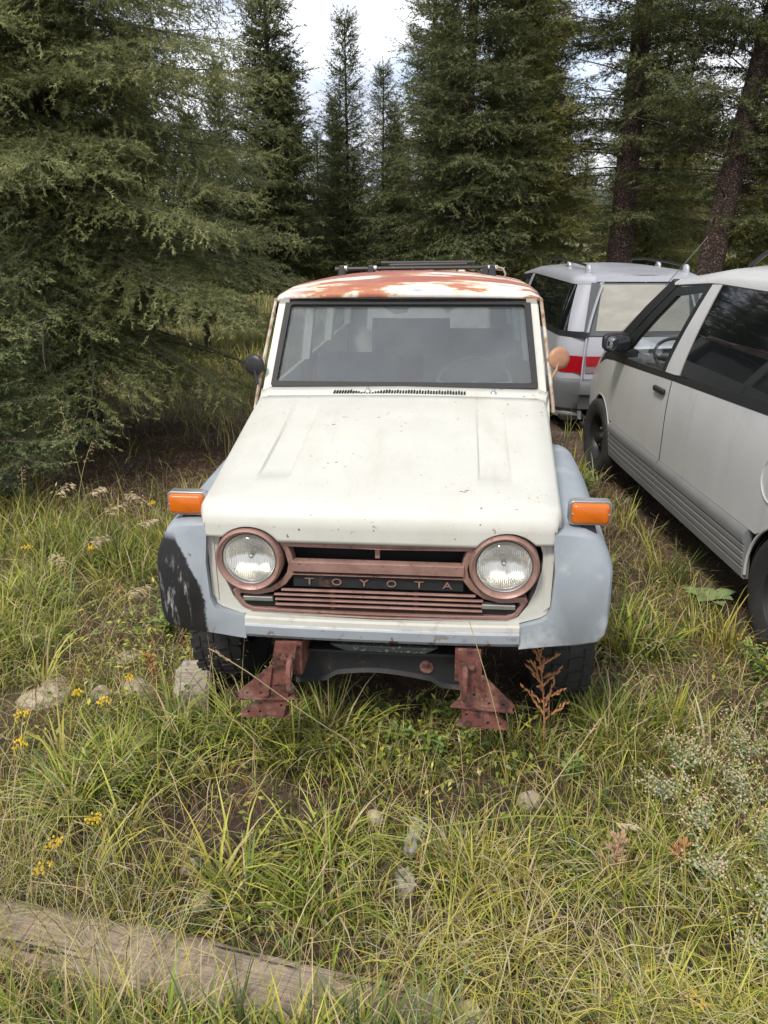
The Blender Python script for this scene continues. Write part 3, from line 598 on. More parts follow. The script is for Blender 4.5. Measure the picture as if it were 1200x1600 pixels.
mk('roof_vent', *loft([[(-.33, 2.9, 1.68), (.31, 2.9, 1.68), (.33, 3.6, 1.63), (-.34, 3.6, 1.63)], [(-.29, 2.98, 1.735), (.27, 2.98, 1.735), (.28, 3.5, 1.715), (-.29, 3.5, 1.715)]]), M['roof'], car, bevel=.02, bseg=3)

# ---------------------------------------------------------------- silver vans (local frame: x to the right, y forward, z up; origin below the left rear wheel's outer face)
VW = 1.74
def v_inset(y, z):
    """how far the left side lies inside the plane x = 0"""
    a = .012*max(0, (.62-z)/.3)**2
    a += .02*max(0, (z-.8)/.3)**2 if z < 1.1 else .02+.155*((z-1.1)/.6)**1.35
    if y > 2.3: a += .17*((y-2.3)/1.55)**2.2
    if y < -.62: a += .24-math.sqrt(max(0, .24**2-min(.2399, -.62-y)**2))
    return a
def v_slant(z): return .0 if z < 1.02 else .20*(z-1.02)
def vs_pt(y, z, s=-1, off=0):
    x = v_inset(y, z)-off; yy = y+v_slant(z)*min(1, max(0, (-y+.1)/.7))
    return (x if s < 0 else VW-x, yy, z)
def v_quad(nm, s, pts, m, parent, nu=8, nv=5, th=.014, off=0):
    a, b_, c, d = [np.array(p, float) for p in pts]; rows = []; rows2 = []
    for j in range(nv+1):
        v = j/nv; r = []; r2 = []
        for i in range(nu+1):
            u = i/nu; p = (1-u)*(1-v)*a+u*(1-v)*b_+u*v*c+(1-u)*v*d
            r.append(vs_pt(p[0], p[1], s, off)); r2.append(vs_pt(p[0], p[1], s, off-th))
        rows.append(r); rows2.append(r2)
    return v_solid(nm, rows, rows2, m, parent)
def v_solid(nm, rows, rows2, m, parent):
    nv, nn = len(rows)-1, len(rows[0]); nu = nn-1
    if rows == rows2: return mk(nm, *loft(rows, False, False), m, parent, smooth=True)
    V, F = loft(rows, False, False); V2, _ = loft(rows2, False, False); n = len(V)
    F2 = F+[tuple(i+n for i in f)[::-1] for f in F]
    rim = list(range(nn))+[j*nn+nu for j in range(1, nv+1)]+[nv*nn+i for i in range(nu-1, -1, -1)]+[j*nn for j in range(nv-1, 0, -1)]
    F2 += [(rim[k], rim[(k+1) % len(rim)], rim[(k+1) % len(rim)]+n, rim[k]+n) for k in range(len(rim))]
    return mk(nm, V+V2, F2, m, parent, smooth=True, ang=35)
def v_strip(nm, s, y0, y1, lo, hi, m, parent, nu=24, nv=8, th=.014, off=0):
    rows = [[] for _ in range(nv+1)]; rows2 = [[] for _ in range(nv+1)]
    for i in range(nu+1):
        y = y0+(y1-y0)*i/nu; a, b_ = lo(y), max(hi(y), lo(y)+.002)
        for j in range(nv+1):
            z = a+(b_-a)*j/nv; rows[j].append(vs_pt(y, z, s, off)); rows2[j].append(vs_pt(y, z, s, off-th))
    return v_solid(nm, rows, rows2, m, parent)
FA, RA, AR = 3.08, 0.05, .365
def arch(y, base):
    z = base
    for c in (FA, RA):
        d = AR**2-(y-c)**2
        if d > 0: z = max(z, .325+math.sqrt(d))
    return z
def belt(y): return np.interp(y, [-1, .4, 1.6, 2.95, 3.4], [1.145, 1.132, 1.078, 1.004, .965])
def wbot(y): return np.interp(y, [-1, .5, 1.5, 2.5, 3.0], [1.205, 1.195, 1.125, 1.078, 1.05])
def build_van(label, loc, rotz, paint, far):
    van = thing('minivan', label, 'van', loc, rotz); P = M[paint]; G = .004
    for s in (-1, 1):
        d1 = v_strip('front_door', s, 1.655, 2.80, lambda y: arch(y, .555), belt, P, van, 20)
        sidep = v_strip('side_panel', s, -.93, 1.645, lambda y: arch(y, .555 if y > -.4 else .60), belt, P, van, 44)
        v_strip('front_fender', s, 2.81, 3.78, lambda y: max(arch(y, .46), .46), lambda y: np.interp(y, [2.8, 3.1, 3.45, 3.78], [belt(2.8), .975, .86, .66]), P, van, 24)
        v_strip('dark_gap_sheet', s, -.88, 3.4, lambda y: arch(y, .30)+.012, lambda y: belt(y)-.02, M['black_void'], van, 44, 3, .004, -.026)  # added black sheet behind the panels so that their gaps stay dark
        v_quad('door_gap_shade', s, [(1.6462, .556), (1.6538, .556), (1.6538, 1.07), (1.6462, 1.07)], M['black_void'], van, 1, 12, .006, .0012)  # black strip painting the shade of the open gap behind the door
        # ribbed lower cladding
        prof = [(.275, -.005), (.285, .006), (.335, .010), (.340, .002), (.347, .002), (.352, .012), (.378, .013), (.383, .005), (.390, .005), (.395, .014), (.421, .015), (.426, .007), (.433, .007), (.438, .016), (.462, .017), (.466, .009), (.473, .009), (.478, .020), (.510, .024), (.535, .018), (.552, .004)]
        for y0, y1 in ((.425, 1.643), (1.657, 2.70), (-.92, -.395)):
            rows = [[vs_pt(y0+(y1-y0)*i/14, z, s, o) for i in range(15)] for z, o in prof]
            rows2 = [[vs_pt(y0+(y1-y0)*i/14, z, s, -.03) for i in range(15)] for z, o in prof]
            v_solid('sill_cladding', rows, rows2, M['clad'], van)
        for c in (FA, RA):
            g = [vs_pt(c+AR*math.cos(t)*1.0, .325+AR*math.sin(t), s, -.004) for t in np.linspace(-.05, math.pi+.05, 21)]
            mk('arch_lip', *tube(g, .008, 6), P, van, smooth=True)
            gg = Geo(); sgn = 1 if s < 0 else -1
            rows = [[(vs_pt(c, .5, s)[0]+sgn*dx, c+(AR-.012)*math.cos(t), .325+(AR-.012)*math.sin(t)) for t in np.linspace(-.15, math.pi+.15, 17)] for dx in (.03, .32)]
            mk('wheel_well', *loft(rows, False, False), M['black_void'], van, solid=.006)
        v_strip('belt_moulding', s, -.93, 1.60, lambda y: belt(y)+.002, lambda y: wbot(y)-.002, M['trim_black'], van, 20, 2, .02, .002)
        v_strip('belt_moulding', s, 1.61, 2.98, lambda y: belt(y)+.002, lambda y: wbot(y)-.002, M['trim_black'], van, 16, 2, .02, .002)
        v_quad('front_window', s, [(1.86, 1.10), (2.83, 1.07), (2.10, 1.555), (1.665, 1.635)], M['clear_glass'], van, 6, 6, 0, -.012)
        # door frame (black) around the front window
        for q in ([(1.80, 1.095), (1.86, 1.095), (1.665, 1.640), (1.60, 1.665)], [(1.60, 1.665), (1.655, 1.618), (2.06, 1.558), (2.09, 1.612)], [(2.09, 1.612), (2.03, 1.562), (2.62, 1.07), (2.78, 1.075)]):
            v_quad('window_frame', s, q, M['trim_black'], van, 6, 3, .03, -.003)
        v_quad('a_pillar', s, [(2.80, 1.07), (3.06, 1.03), (2.19, 1.66), (2.10, 1.612)], M['trim_black'], van, 8, 3, .04, .0)
        v_quad('quarter_light', s, [(2.66, 1.085), (2.80, 1.075), (2.52, 1.29), (2.46, 1.26)], M['clear_glass'], van, 3, 3, 0, .004)
        v_quad('b_pillar', s, [(1.565, 1.125), (1.79, 1.095), (1.592, 1.665), (1.475, 1.672)], P, van, 4, 8, .05, 0)
        rear = [(-.775, 1.205), (1.555, 1.128), (1.465, 1.668), (-.735, 1.672)]
        v_quad('side_window', s, rear, M['tinted'], van, 24, 8, .008, -.002)
        v_quad('window_post', s, [(.42, 1.20), (.47, 1.198), (.43, 1.668), (.38, 1.668)], M['tinted'], van, 2, 6, .01, .002)
        v_quad('d_pillar', s, [(-.93, 1.205), (-.78, 1.205), (-.74, 1.674), (-.93, 1.674)], P, van, 10, 8, .02, 0)
        # cant rail up to the roof
        rows = []; rows2 = []
        for t in np.linspace(0, 1, 6):
            r = []; r2 = []
            for y in np.linspace(-.90, 2.14, 26):
                zt = np.interp(y, [-.95, -.3, .8, 1.5, 2.2], [1.755, 1.80, 1.80, 1.765, 1.665]); zb = 1.676 if y < 1.6 else np.interp(y, [1.6, 2.14], [1.674, 1.625])
                p = vs_pt(y, zb, s); zz = zb+(zt-zb)*math.sin(t*math.pi/2); dx = .13*(1-math.cos(t*math.pi/2))
                x = p[0]+(dx if s < 0 else -dx); r.append((x, p[1], zz)); r2.append((x+(.02 if s < 0 else -.02), p[1], zz-.012))
            rows.append(r); rows2.append(r2)
        v_solid('cant_rail', rows, rows2, P, van)
        # wheels
        for c in (FA, RA):
            wx = .11 if s < 0 else VW-.11
            tyre_wheel(van, 'wheel', (wx, c, .328), .328, .21, .185, M['rim_black'], 40, s, knobs=False)
        # mirror
        mx = -.075 if s < 0 else VW+.075
        mm = mk('door_mirror', *loft([[(mx+a*.108*k, 2.50+dy+.02*(a*(1 if s < 0 else -1))+.006*b_*k, 1.195+b_*.068*k) for a, b_ in rrect(-1, 1, -1, 1, .62)] for dy, k in ((-.02, .93), (-.015, 1.0), (.04, .97), (.085, .75), (.10, .4))]), M['trim_black'], van, smooth=True, ang=50)
        mk('mirror_face', *loft([[(mx+a*.092*k, 2.468+.02*(a*(1 if s < 0 else -1))+.006*b_*k, 1.195+b_*.054*k) for a, b_ in rrect(-1, 1, -1, 1, .62)] for k in (1, .5)], True, True), M['mirror_glass'], mm)
        mk('mirror_stem', *box(*sorted((mx+(.03 if s < 0 else -.03), mx+(.17 if s < 0 else -.17))), 2.50, 2.58, 1.085, 1.14), M['trim_black'], mm, bevel=.01)
        h = mk('door_handle', *box(*sorted((vs_pt(1.8, .99, s)[0], vs_pt(1.8, .99, s, .028)[0])), 1.70, 1.87, .972, 1.010), M['trim_black'], d1, bevel=.012, bseg=3)
    # fuel filler flap on the left
    g = [vs_pt(.27+.115*a, .86+.115*b_, -1, .003) for a, b_ in circ(0, 0, 1, 28)]
    mk('fuel_flap', *tube(g+[g[0]], .0035, 5), P, van, smooth=True)
    # roof, header, windshield, nose
    rows = []; rows2 = []
    for y in np.linspace(-.90, 2.14, 26):
        zt = np.interp(y, [-.95, -.3, .8, 1.5, 2.2], [1.755, 1.80, 1.80, 1.765, 1.665]); zb = 1.676 if y < 1.6 else np.interp(y, [1.6, 2.14], [1.674, 1.625]); p = vs_pt(y, zb, -1); x0 = p[0]+.13
        rows.append([(x0+(VW-2*x0)*(t*.5+.5), p[1], zt+.035*(1-t*t)) for t in np.linspace(-1, 1, 13)]); rows2.append([(x, y_, z-.015) for x, y_, z in rows[-1]])
    v_solid('roof', rows, rows2, P, van)
    ws = []
    for t in np.linspace(0, 1, 8):
        y = 2.15+1.22*t; z = 1.668-.64*t-.06*math.sin(t*math.pi)*-1; x0 = .26-.13*t
        ws.append([(x0+(VW-2*x0)*(u*.5+.5), y+.20*t*(1-u*u), z) for u in np.linspace(-1, 1, 13)])
    v_solid('windshield', ws, ws, M['clear_glass'], van)
    ns = []
    for t, (y, z) in zip(range(6), ((3.36, 1.02), (3.55, .90), (3.74, .74), (3.86, .60), (3.90, .45), (3.86, .30))):
        x0 = .12+.02*t; ns.append([(x0+(VW-2*x0)*(u*.5+.5), y+.16*(1-u*u), z) for u in np.linspace(-1, 1, 13)])
    v_solid('nose', ns, [[(x, y-.02, z-.02) for x, y, z in r] for r in ns], P, van)
    mk('floor_pan', *box(.06, VW-.06, -.9, 3.7, .27, .31), M['chassis'], van)
    # interior
    mk('dashboard', *loft([[(x, 3.05, .75), (x, 3.3, .98), (x, 3.0, 1.04), (x, 2.75, 1.0), (x, 2.7, .75)] for x in (.15, VW-.15)]), M['dash_dark'], van, smooth=True, ang=40)
    for x in (.42, 1.3):
        r = mk('seat', *loft([[(x+.24*a, 1.55+dy, z) for a in (-1, -.8, .8, 1)]+[(x+.24*a, 1.68+dy, z) for a in (1, .8, -.8, -1)] for dy, z in ((.14, .6), (.04, .95), (-.02, 1.16))]), M['interior_tan'], van, smooth=True, ang=50)
        mk('head_rest', *box(x-.13, x+.13, 1.50, 1.60, 1.19, 1.38), M['interior_tan'], r, bevel=.04, bseg=3); mk('seat_cushion', *box(x-.25, x+.25, 1.7, 2.2, .55, .72), M['interior_tan'], r, bevel=.04, bseg=3)
    mk('rear_trim', *box(.2, VW-.2, 1.28, 1.33, .32, 1.12), M['interior_tan'], van)
    c = Vector((.42, 2.52, 1.08)); nn = Vector((0, -.62, .78)).normalized(); sa = Vector((1, 0, 0)); sb = nn.cross(sa)
    sw = mk('steering_wheel', *tube([tuple(c+(sa*math.cos(t)+sb*math.sin(t))*.19) for t in np.linspace(0, 2*math.pi, 29)], .013, 7), M['plastic_dark'], van, smooth=True)
    mk('spoke', *tube([tuple(c-sa*.18), tuple(c-nn*.03), tuple(c+sa*.18)], .02, 6), M['plastic_dark'], sw)
    mk('grab_handle', *tube([(VW-.26, 2.32, 1.50), (VW-.30, 2.30, 1.47), (VW-.31, 2.22, 1.44), (VW-.30, 2.12, 1.47), (VW-.24, 2.08, 1.53)], .014, 7), M['plastic_dark'], van, smooth=True)
    # tail
    yr = lambda z: -.86+v_slant(z)-.0
    def rpatch(nm, x0, x1, z0, z1, m, parent, off=0, nx=12, nz=6, th=.015, cut=None):
        rows = []; rows2 = []
        for j in range(nz+1):
            z = z0+(z1-z0)*j/nz; xa = x0 if not cut else cut(z, x0); xb = x1 if not cut else cut(z, x1); r = []
            for i in range(nx+1):
                x = xa+(xb-xa)*i/nx; r.append((x, -.862+v_slant(z)-.05*(1-((x-VW/2)/(VW/2))**2)-off, z))
            rows.append(r); rows2.append([(x, y+th, z) for x, y, z in r])
        return v_solid(nm, rows, rows2, m, parent)
    e0 = .272
    tp = lambda z, x: VW/2+(x-VW/2)*(1-.115*max(0, z-1.1)/.6)
    hatch = rpatch('tailgate', e0-.015, VW-e0+.015, .69, 1.155, P, van)
    rpatch('tailgate_frame', e0-.035, VW-e0+.035, 1.165, 1.70, M['grey_trim'], hatch, .0, cut=tp)
    rpatch('rear_window', e0+.085, VW-e0-.085, 1.215, 1.683, M['dustpane' if far else 'tinted'], hatch, .006, th=.005, cut=tp)
    rpatch('roof_spoiler', e0+.01, VW-e0-.01, 1.712, 1.772, P, hatch, .012, nz=3, cut=tp)
    rpatch('tailgate_trim', e0, VW-e0, 1.157, 1.164, M['trim_black'], hatch, .004, nz=1, cut=tp)
    for s in (-1, 1):
        # wrap-round lamp on the body corner and its inner half on the tailgate
        v_strip('tail_light', s, -.93, -.62, lambda y: .775+.03*max(0, (y+.80)/.18), lambda y: .955-.008*max(0, (y+.80)/.18), M['redlens'], van, 8, 4, .012, .012)
        xa, xb = (e0+.01, e0+.31) if s < 0 else (VW-e0-.31, VW-e0-.01)
        lamp = rpatch('tail_light', xa, xb, .850, .955, M['redlens'], van, .014, 4, 3)
        rpatch('reversing_lens', xa, xb-.12 if s < 0 else xb, .778, .842, M['clear_lens'], lamp, .012, 4, 3)
    # rear bumper
    sp = []
    for (z, o) in ((.36, -.02), (.40, .05), (.54, .075), (.565, .10), (.655, .105), (.69, .08), (.705, .0)):
        row = [(vs_pt(y, min(z, .62), -1, .02+o*.25)[0], vs_pt(y, z, -1)[1], z) for y in np.linspace(-.35, -.85, 9)]
        row += [(x, -.862-.05*(1-((x-VW/2)/(VW/2))**2)-o, z) for x in np.linspace(.22, VW-.22, 15)]
        row += [(VW-vs_pt(y, min(z, .62), -1, .02+o*.25)[0], vs_pt(y, z, -1)[1], z) for y in np.linspace(-.85, -.35, 9)]
        sp.append(row)
    mk('rear_bumper', *loft(sp, False, False), M['bumper_grey'], van, smooth=True, ang=40, solid=.012, off=0)
    # roof rails
    for s in (-1, 1):
        x = .34 if s < 0 else VW-.34
        rl = mk('roof_rail', *tube([(x, -.42, 1.80), (x, -.36, 1.855), (x, .2, 1.872), (x, .9, 1.876), (x, 1.36, 1.852), (x, 1.52, 1.775)], .014, 8), M['trim_black'], van, smooth=True)
        for y in (-.46, .4):
            mk('rail_mount', *loft([[(x+.032*a*k, y+.07*b_*k, z) for a, b_ in circ(0, 0, 1, 12)] for z, k in ((1.775, 1), (1.82, .95), (1.855, .75), (1.872, .3))]), M['chrome_dull' if y > 0 else paint], rl, smooth=True, ang=50)
    return van
nearvan = build_van('dusty silver minivan parked at the right, its black side windows reflecting trees', (1.8615, 3.194, 0), R(1.93), 'silver_paint', False)
mk('antenna', *tube([(.10, 2.16, 1.62), (.16, 1.75, 1.93)], [.0025, .0016], 5), M['chrome_dull'], nearvan)
farvan = build_van('silver minivan parked behind, tail towards the camera, rear window covered in beige dust', (1.73, 8.50, -.11), R(1), 'silver_blue', True)
farvan.scale = (.93, .93, .93)

# ---------------------------------------------------------------- conifers
def bark(k, c0, c1, c2, sc_=1):
    b = MB(k, c1, .95)
    v = b.n('ShaderNodeTexVoronoi'); v.feature = 'DISTANCE_TO_EDGE'; v.inputs['Scale'].default_value = 9*sc_; v.inputs['Randomness'].default_value = 1
    ad = b.n('ShaderNodeVectorMath'); b.l(b.obj((1.6, 1.6, .45)), ad.inputs[0]); nn = b.n('ShaderNodeTexNoise'); nn.inputs['Scale'].default_value = 6; b.l(b.obj(), nn.inputs['Vector']); b.l(nn.outputs['Color'], ad.inputs[1]); b.l(ad.outputs[0], v.inputs['Vector'])
    f = b.ramp(v.outputs['Distance'], 0, .25)
    b.col = b.mix(f, c0, b.mix(b.noise(12, 6, .7), c1, c2)); b.bump(f, 1, .03); b.bump(b.noise(40, 5, .7), .5, .01); M[k] = b.done()
bark('bark_red', (.028, .018, .014), (.13, .08, .062), (.21, .145, .12)); bark('bark_grey', (.025, .02, .017), (.10, .085, .07), (.17, .15, .13), 1.6)
def foliage_mat(k, spread=1.0):
    b = MB(k, (.06, .08, .03), .55); t = b.t
    at = b.n('ShaderNodeAttribute'); at.attribute_name = 'tint'
    oi = b.n('ShaderNodeObjectInfo')
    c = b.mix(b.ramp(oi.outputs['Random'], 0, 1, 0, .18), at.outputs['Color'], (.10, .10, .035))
    b.l(c, b.p.inputs['Base Color']); b.p.inputs['Roughness'].default_value = .6; b.p.inputs['Specular IOR Level'].default_value = .3
    tr = b.n('ShaderNodeBsdfTranslucent'); b.l(c, tr.inputs[0]); m = b.n('ShaderNodeMixShader'); m.inputs[0].default_value = .32
    b.l(b.p.outputs[0], m.inputs[1]); b.l(tr.outputs[0], m.inputs[2]); b.l(m.outputs[0], b.out.inputs['Surface']); M[k] = b.m
foliage_mat('needles'); foliage_mat('grass_mat')
simple('dead_twig', (.105, .085, .07), .9, 0, .3, 20)
def sprig_template(r, n, nl, nw, flat=.85):
    V = []
    for i in range(n):
        t = (i+.5)/n; ph = r.uniform(0, 2*math.pi); el = R(r.uniform(38, 72)); ln = nl*(1.0-.35*t)*r.uniform(.75, 1.15)
        d = np.array([math.cos(el), math.sin(el)*math.cos(ph), math.sin(el)*math.sin(ph)*flat]); p = np.array([t, 0, 0])
        sd_ = np.cross(d, [r.uniform(-1, 1), r.uniform(-1, 1), r.uniform(-.3, .3)+1.0]); sd_ /= np.linalg.norm(sd_)+1e-9
        V += [p-sd_*nw/2, p+sd_*nw/2, p+d*ln]
    for k in range(2):   # tip tuft
        V += [np.array([.85, -nw/2, 0]), np.array([.85, nw/2, 0]), np.array([1+nl*.6, (k-.5)*nl*.3, 0])]
    return np.array(V)
def frames(D, rng):
    D = D/np.linalg.norm(D, axis=1, keepdims=True); up = np.zeros_like(D); up[:, 2] = 1; up += rng.normal(0, .35, D.shape)
    B = np.cross(up, D); B /= np.linalg.norm(B, axis=1, keepdims=True)+1e-9; U = np.cross(D, B)
    return np.stack([D, B, U], 2)
def conifer(seed, h, Rad, z0, dz, nb, tw, sl, n_need, nl, nw, cols, droop=.25, zmax=None, e_lo=-5, e_hi=38, pw=.75, dead=.05, sides=3, twigwood=False, gap=0., twlen=.42, sspace=.55, stub=0):
    """returns foliage (V, cols), wood (V, F); sl = sprig length in metres, nl/nw in units of sl"""
    rng = np.random.default_rng(seed); r = random.Random(seed)
    temps = [sprig_template(r, n_need, nl, nw) for _ in range(6)]
    O, D, S, C = [], [], [], []; wood = Geo()
    z = z0; zmax = zmax or h
    a0 = r.uniform(0, 6.28)
    while z < min(h*.985, zmax):
        f = z/h; nbr = max(3, int(round(nb*(1-.35*f))))
        for k in range(nbr):
            if r.random() < gap: continue
            az = a0+2*math.pi*(k+r.uniform(-.3, .3))/nbr; zz = z+r.uniform(-.5, .5)*dz
            low = min(1, (z-z0)/(.12*h)+.62)
            L = Rad*max(.05, (1-f))**pw*low*r.uniform(.72, 1.12)+.05; e = R(e_lo+(e_hi-e_lo)*f**1.2+r.uniform(-7, 7))
            isdead = r.random() < (stub if z < z0+.25*h else dead)
            ns = max(4, int(L/.12)); s = np.linspace(0, 1, ns+1)
            rad = L*s*math.cos(e); hz = zz+L*(math.sin(e)*s-droop*(1-f*.7)*s**2+.10*s**3.2); bend = r.uniform(-.18, .18)
            ang = az+bend*s**2
            P = np.stack([rad*np.cos(ang), rad*np.sin(ang), hz], 1)
            wr = max(.0035, .0085*L/1.2)
            wood.add(*tube([tuple(p) for p in P[::2]] if ns > 5 else [tuple(p) for p in P], list(np.linspace(wr, .0022, len(P[::2]) if ns > 5 else len(P))), sides, False))
            if isdead and L > .3:
                for q in range(int(L/.16)):
                    t = r.uniform(.2, .95); i = int(t*ns); p = Vector(P[i]); dd = Vector((r.uniform(-1, 1), r.uniform(-1, 1), r.uniform(-.8, .2))).normalized()*r.uniform(.08, .3)
                    wood.add(*tube([tuple(p), tuple(p+dd*.5+Vector((0, 0, -.01))), tuple(p+dd)], [.0028, .002, .001], 3, False))
                continue
            T = np.gradient(P, axis=0); T /= np.linalg.norm(T, axis=1, keepdims=True)+1e-9
            nt_ = max(3, int(L/tw))
            for q in range(nt_):
                t = .10+.90*(q+r.uniform(.1, .9))/nt_; i = min(ns, int(t*ns)); p = P[i]; tg = T[i]
                for sgn in (-1, 1):
                    l2 = min(.75, twlen*L*(1.05-t)**.8+sl*.8)*r.uniform(.65, 1.15)
                    side = np.array([-tg[1], tg[0], 0])*sgn; side /= np.linalg.norm(side)+1e-9
                    aa = R(r.uniform(40, 66)); d = tg*math.cos(aa)+side*math.sin(aa)+np.array([0, 0, r.uniform(-.35, .12)]); d /= np.linalg.norm(d)
                    m = max(1, int(l2/(sl*sspace)))
                    st = (np.arange(m)+.15)*sl*sspace
                    sag = np.zeros((m, 3)); sag[:, 2] = -.35*droop*(st**2)/max(l2, .05)*2
                    O.append(p+d*st[:, None]+sag); dd = np.repeat(d[None], m, 0)+rng.normal(0, .32, (m, 3)); dd[:, 2] -= .12
                    D.append(dd); S.append(sl*rng.uniform(.7, 1.2, m)*(1 if m > 1 else .9))
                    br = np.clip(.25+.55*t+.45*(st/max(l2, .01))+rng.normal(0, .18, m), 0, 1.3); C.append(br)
                    if twigwood and l2 > .12: wood.add(*tube([tuple(p), tuple(p+d*l2*.55+sag[min(m-1, m//2)]), tuple(p+d*l2*.95+sag[-1])], [.0028, .002, .001], 3, False))
            # leader sprigs along the branch
            O.append(P[ns//3:]); D.append(T[ns//3:]+rng.normal(0, .2, T[ns//3:].shape)); S.append(np.full(len(P[ns//3:]), sl)); C.append(np.clip(rng.normal(.75, .25, len(P[ns//3:])), 0, 1.3))
        z += dz*r.uniform(.75, 1.25)*(1-.3*f)
        a0 += 2.4
    if zmax >= h:   # leader
        m = 6; O.append(np.stack([np.zeros(m), np.zeros(m), np.linspace(h*.93, h, m)], 1)); dd = np.zeros((m, 3)); dd[:, 2] = 1; D.append(dd+rng.normal(0, .25, (m, 3))); S.append(np.full(m, sl)); C.append(np.full(m, .8))
    O = np.concatenate(O); D = np.concatenate(D); S = np.concatenate(S); C = np.concatenate(C); N_ = len(O)
    Fm = frames(D, rng); which = rng.integers(0, 6, N_); Vs = []; Cs = []
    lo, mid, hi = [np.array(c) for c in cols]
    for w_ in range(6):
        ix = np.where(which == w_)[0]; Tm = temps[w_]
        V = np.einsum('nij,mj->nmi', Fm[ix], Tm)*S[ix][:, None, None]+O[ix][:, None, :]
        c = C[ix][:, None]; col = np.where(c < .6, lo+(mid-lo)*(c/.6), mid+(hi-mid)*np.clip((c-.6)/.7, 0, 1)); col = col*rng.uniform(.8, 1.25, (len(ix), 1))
        Vs.append(V.reshape(-1, 3)); Cs.append(np.repeat(col, len(Tm), 0))
    return np.concatenate(Vs), np.concatenate(Cs), wood
def trunk_geo(h, r0, seed, lean=(0, 0), sides=12, n=14, taper=.8):
    r = random.Random(seed); pts = []; rs = []
    for i in range(n+1):
        t = i/n; pts.append((lean[0]*h*t+.03*r0*6*math.sin(t*5+seed), lean[1]*h*t+.02*r0*6*math.cos(t*4+seed), -.08+h*t)); rs.append(max(.006, r0*(1-taper*t)*(1+.35*max(0, 1-t*n/1.5))*r.uniform(.94, 1.06)))
    return tube(pts, rs, sides, True)
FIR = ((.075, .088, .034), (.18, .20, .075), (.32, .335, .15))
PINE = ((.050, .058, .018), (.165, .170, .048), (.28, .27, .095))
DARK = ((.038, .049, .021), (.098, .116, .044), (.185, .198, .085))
protos = {}
def tree(kind, name, label, loc, scale=1, rotz=0, group=None, lean=(0, 0), new=None, sxy=1):
    root = thing(name, label, 'tree', (loc[0], loc[1], float(gz(*loc))), rotz, group); root.scale = (scale*sxy, scale*sxy, scale); root.rotation_euler = (lean[1], lean[0], rotz)
    if kind not in protos:
        fV, fC, wood, tr, bk = new()
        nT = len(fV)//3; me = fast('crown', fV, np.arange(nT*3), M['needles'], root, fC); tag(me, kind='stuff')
        tk = mk('trunk', *tr, M[bk], root, smooth=True, ang=80); wd_ = wood.mk('branches', M['dead_twig' if bk == 'bark_grey' else 'bark_red'], root, recalc=False)
        protos[kind] = (me.data, tk.data, wd_.data)
        print(kind, 'tris', nT)
    else:
        for nm, d in zip(('crown', 'trunk', 'branches'), protos[kind]):
            o = link(bpy.data.objects.new(nm, d), root)
            if nm == 'crown': o['kind'] = 'stuff'
    return root
def K(seed, h, rad, z0, r0, bk='bark_red', trn=None, **kw):
    def f():
        V, C, W = conifer(seed, h, rad, z0, **kw); return V, C, W, trunk_geo(h*1.0 if not trn else trn, r0, seed), bk
    return f
# the broad fir at the left and the young one in front of it
tree('big_fir', 'fir_tree', 'broad dark green fir with drooping branches filling the left side', (-2.87, 7.33), 1, .4, new=K(11, 11, 2.35, .85, .13, 'bark_grey', dz=.18, nb=10, tw=.075, sl=.14, n_need=15, nl=.31, nw=.058, cols=FIR, droop=.34, zmax=4.9, e_lo=-4, pw=.55, dead=.07, twigwood=False, twlen=.40, sspace=.52, stub=.12))
tree('young_fir', 'fir_tree', 'lighter young fir at the left edge, in front of the broad fir', (-3.02, 5.55), 1, 1.1, new=K(23, 3.15, 1.05, .25, .045, 'bark_grey', dz=.13, nb=8, tw=.065, sl=.11, n_need=13, nl=.32, nw=.06, cols=((.05, .066, .026), (.13, .165, .066), (.26, .30, .15)), droop=.18, e_lo=8, e_hi=55, pw=.8, dead=.03, twlen=.42, sspace=.7))
# middle-distance trees
tree('spire', 'spruce_tree', 'tall dense spruce with bare lower trunk left of the roof rack', (-1.85, 14.0), 1, 0, new=K(31, 6.0, 1.35, 1.1, .085, dz=.15, nb=10, tw=.075, sl=.17, n_need=12, nl=.38, nw=.10, cols=DARK, droop=.22, e_lo=-8, pw=.72, dead=.05, gap=.06, stub=.3))
tree('thin_spire', 'spruce_tree', 'thin sparse spruce spire seen just above the roof rack', (-.66, 15.0), 1, .5, new=K(37, 5.35, 1.02, .8, .05, dz=.14, nb=8, tw=.085, sl=.15, n_need=10, nl=.36, nw=.085, cols=DARK, droop=.16, e_lo=0, pw=.75, dead=.06, gap=.06))
tree('spire', 'spruce_tree', 'small spruce top between the broad fir and the tall dense spruce', (-3.12, 16.2), .80, 1.7, sxy=.8)
tree('thin_spire', 'spruce_tree', 'second thin spruce spire, right of the sparse one above the rack', (-.02, 17), .92, 2.2)
tree('spire', 'spruce_tree', 'spruce half hidden behind the broad fir near the dense spruce', (-3.6, 12.2), .72, 3.0)
tree('spire', 'spruce_tree', 'low dark spruce under the small spruce top, right of the broad fir', (-2.95, 13.0), .60, 4.0, sxy=1.15)
tree('dense', 'spruce_tree', 'tall dark spruce right of the sky gap, above the wagon roof', (1.22, 12.2), 1, 0, new=K(41, 8.2, 1.65, .7, .12, dz=.20, nb=9, tw=.09, sl=.17, n_need=11, nl=.36, nw=.085, cols=DARK, droop=.26, e_lo=-8, pw=.7, dead=.08, gap=.05, stub=.2))
tree('yellowish', 'pine_tree', 'olive green conifer with fuller foliage behind the wagon, left of the big trunk', (2.05, 13.2), 1, 0, new=K(43, 7.2, 1.7, .9, .11, dz=.21, nb=9, tw=.10, sl=.18, n_need=11, nl=.38, nw=.08, cols=PINE, droop=.30, e_lo=-4, pw=.62, dead=.08, gap=.08, stub=.2))
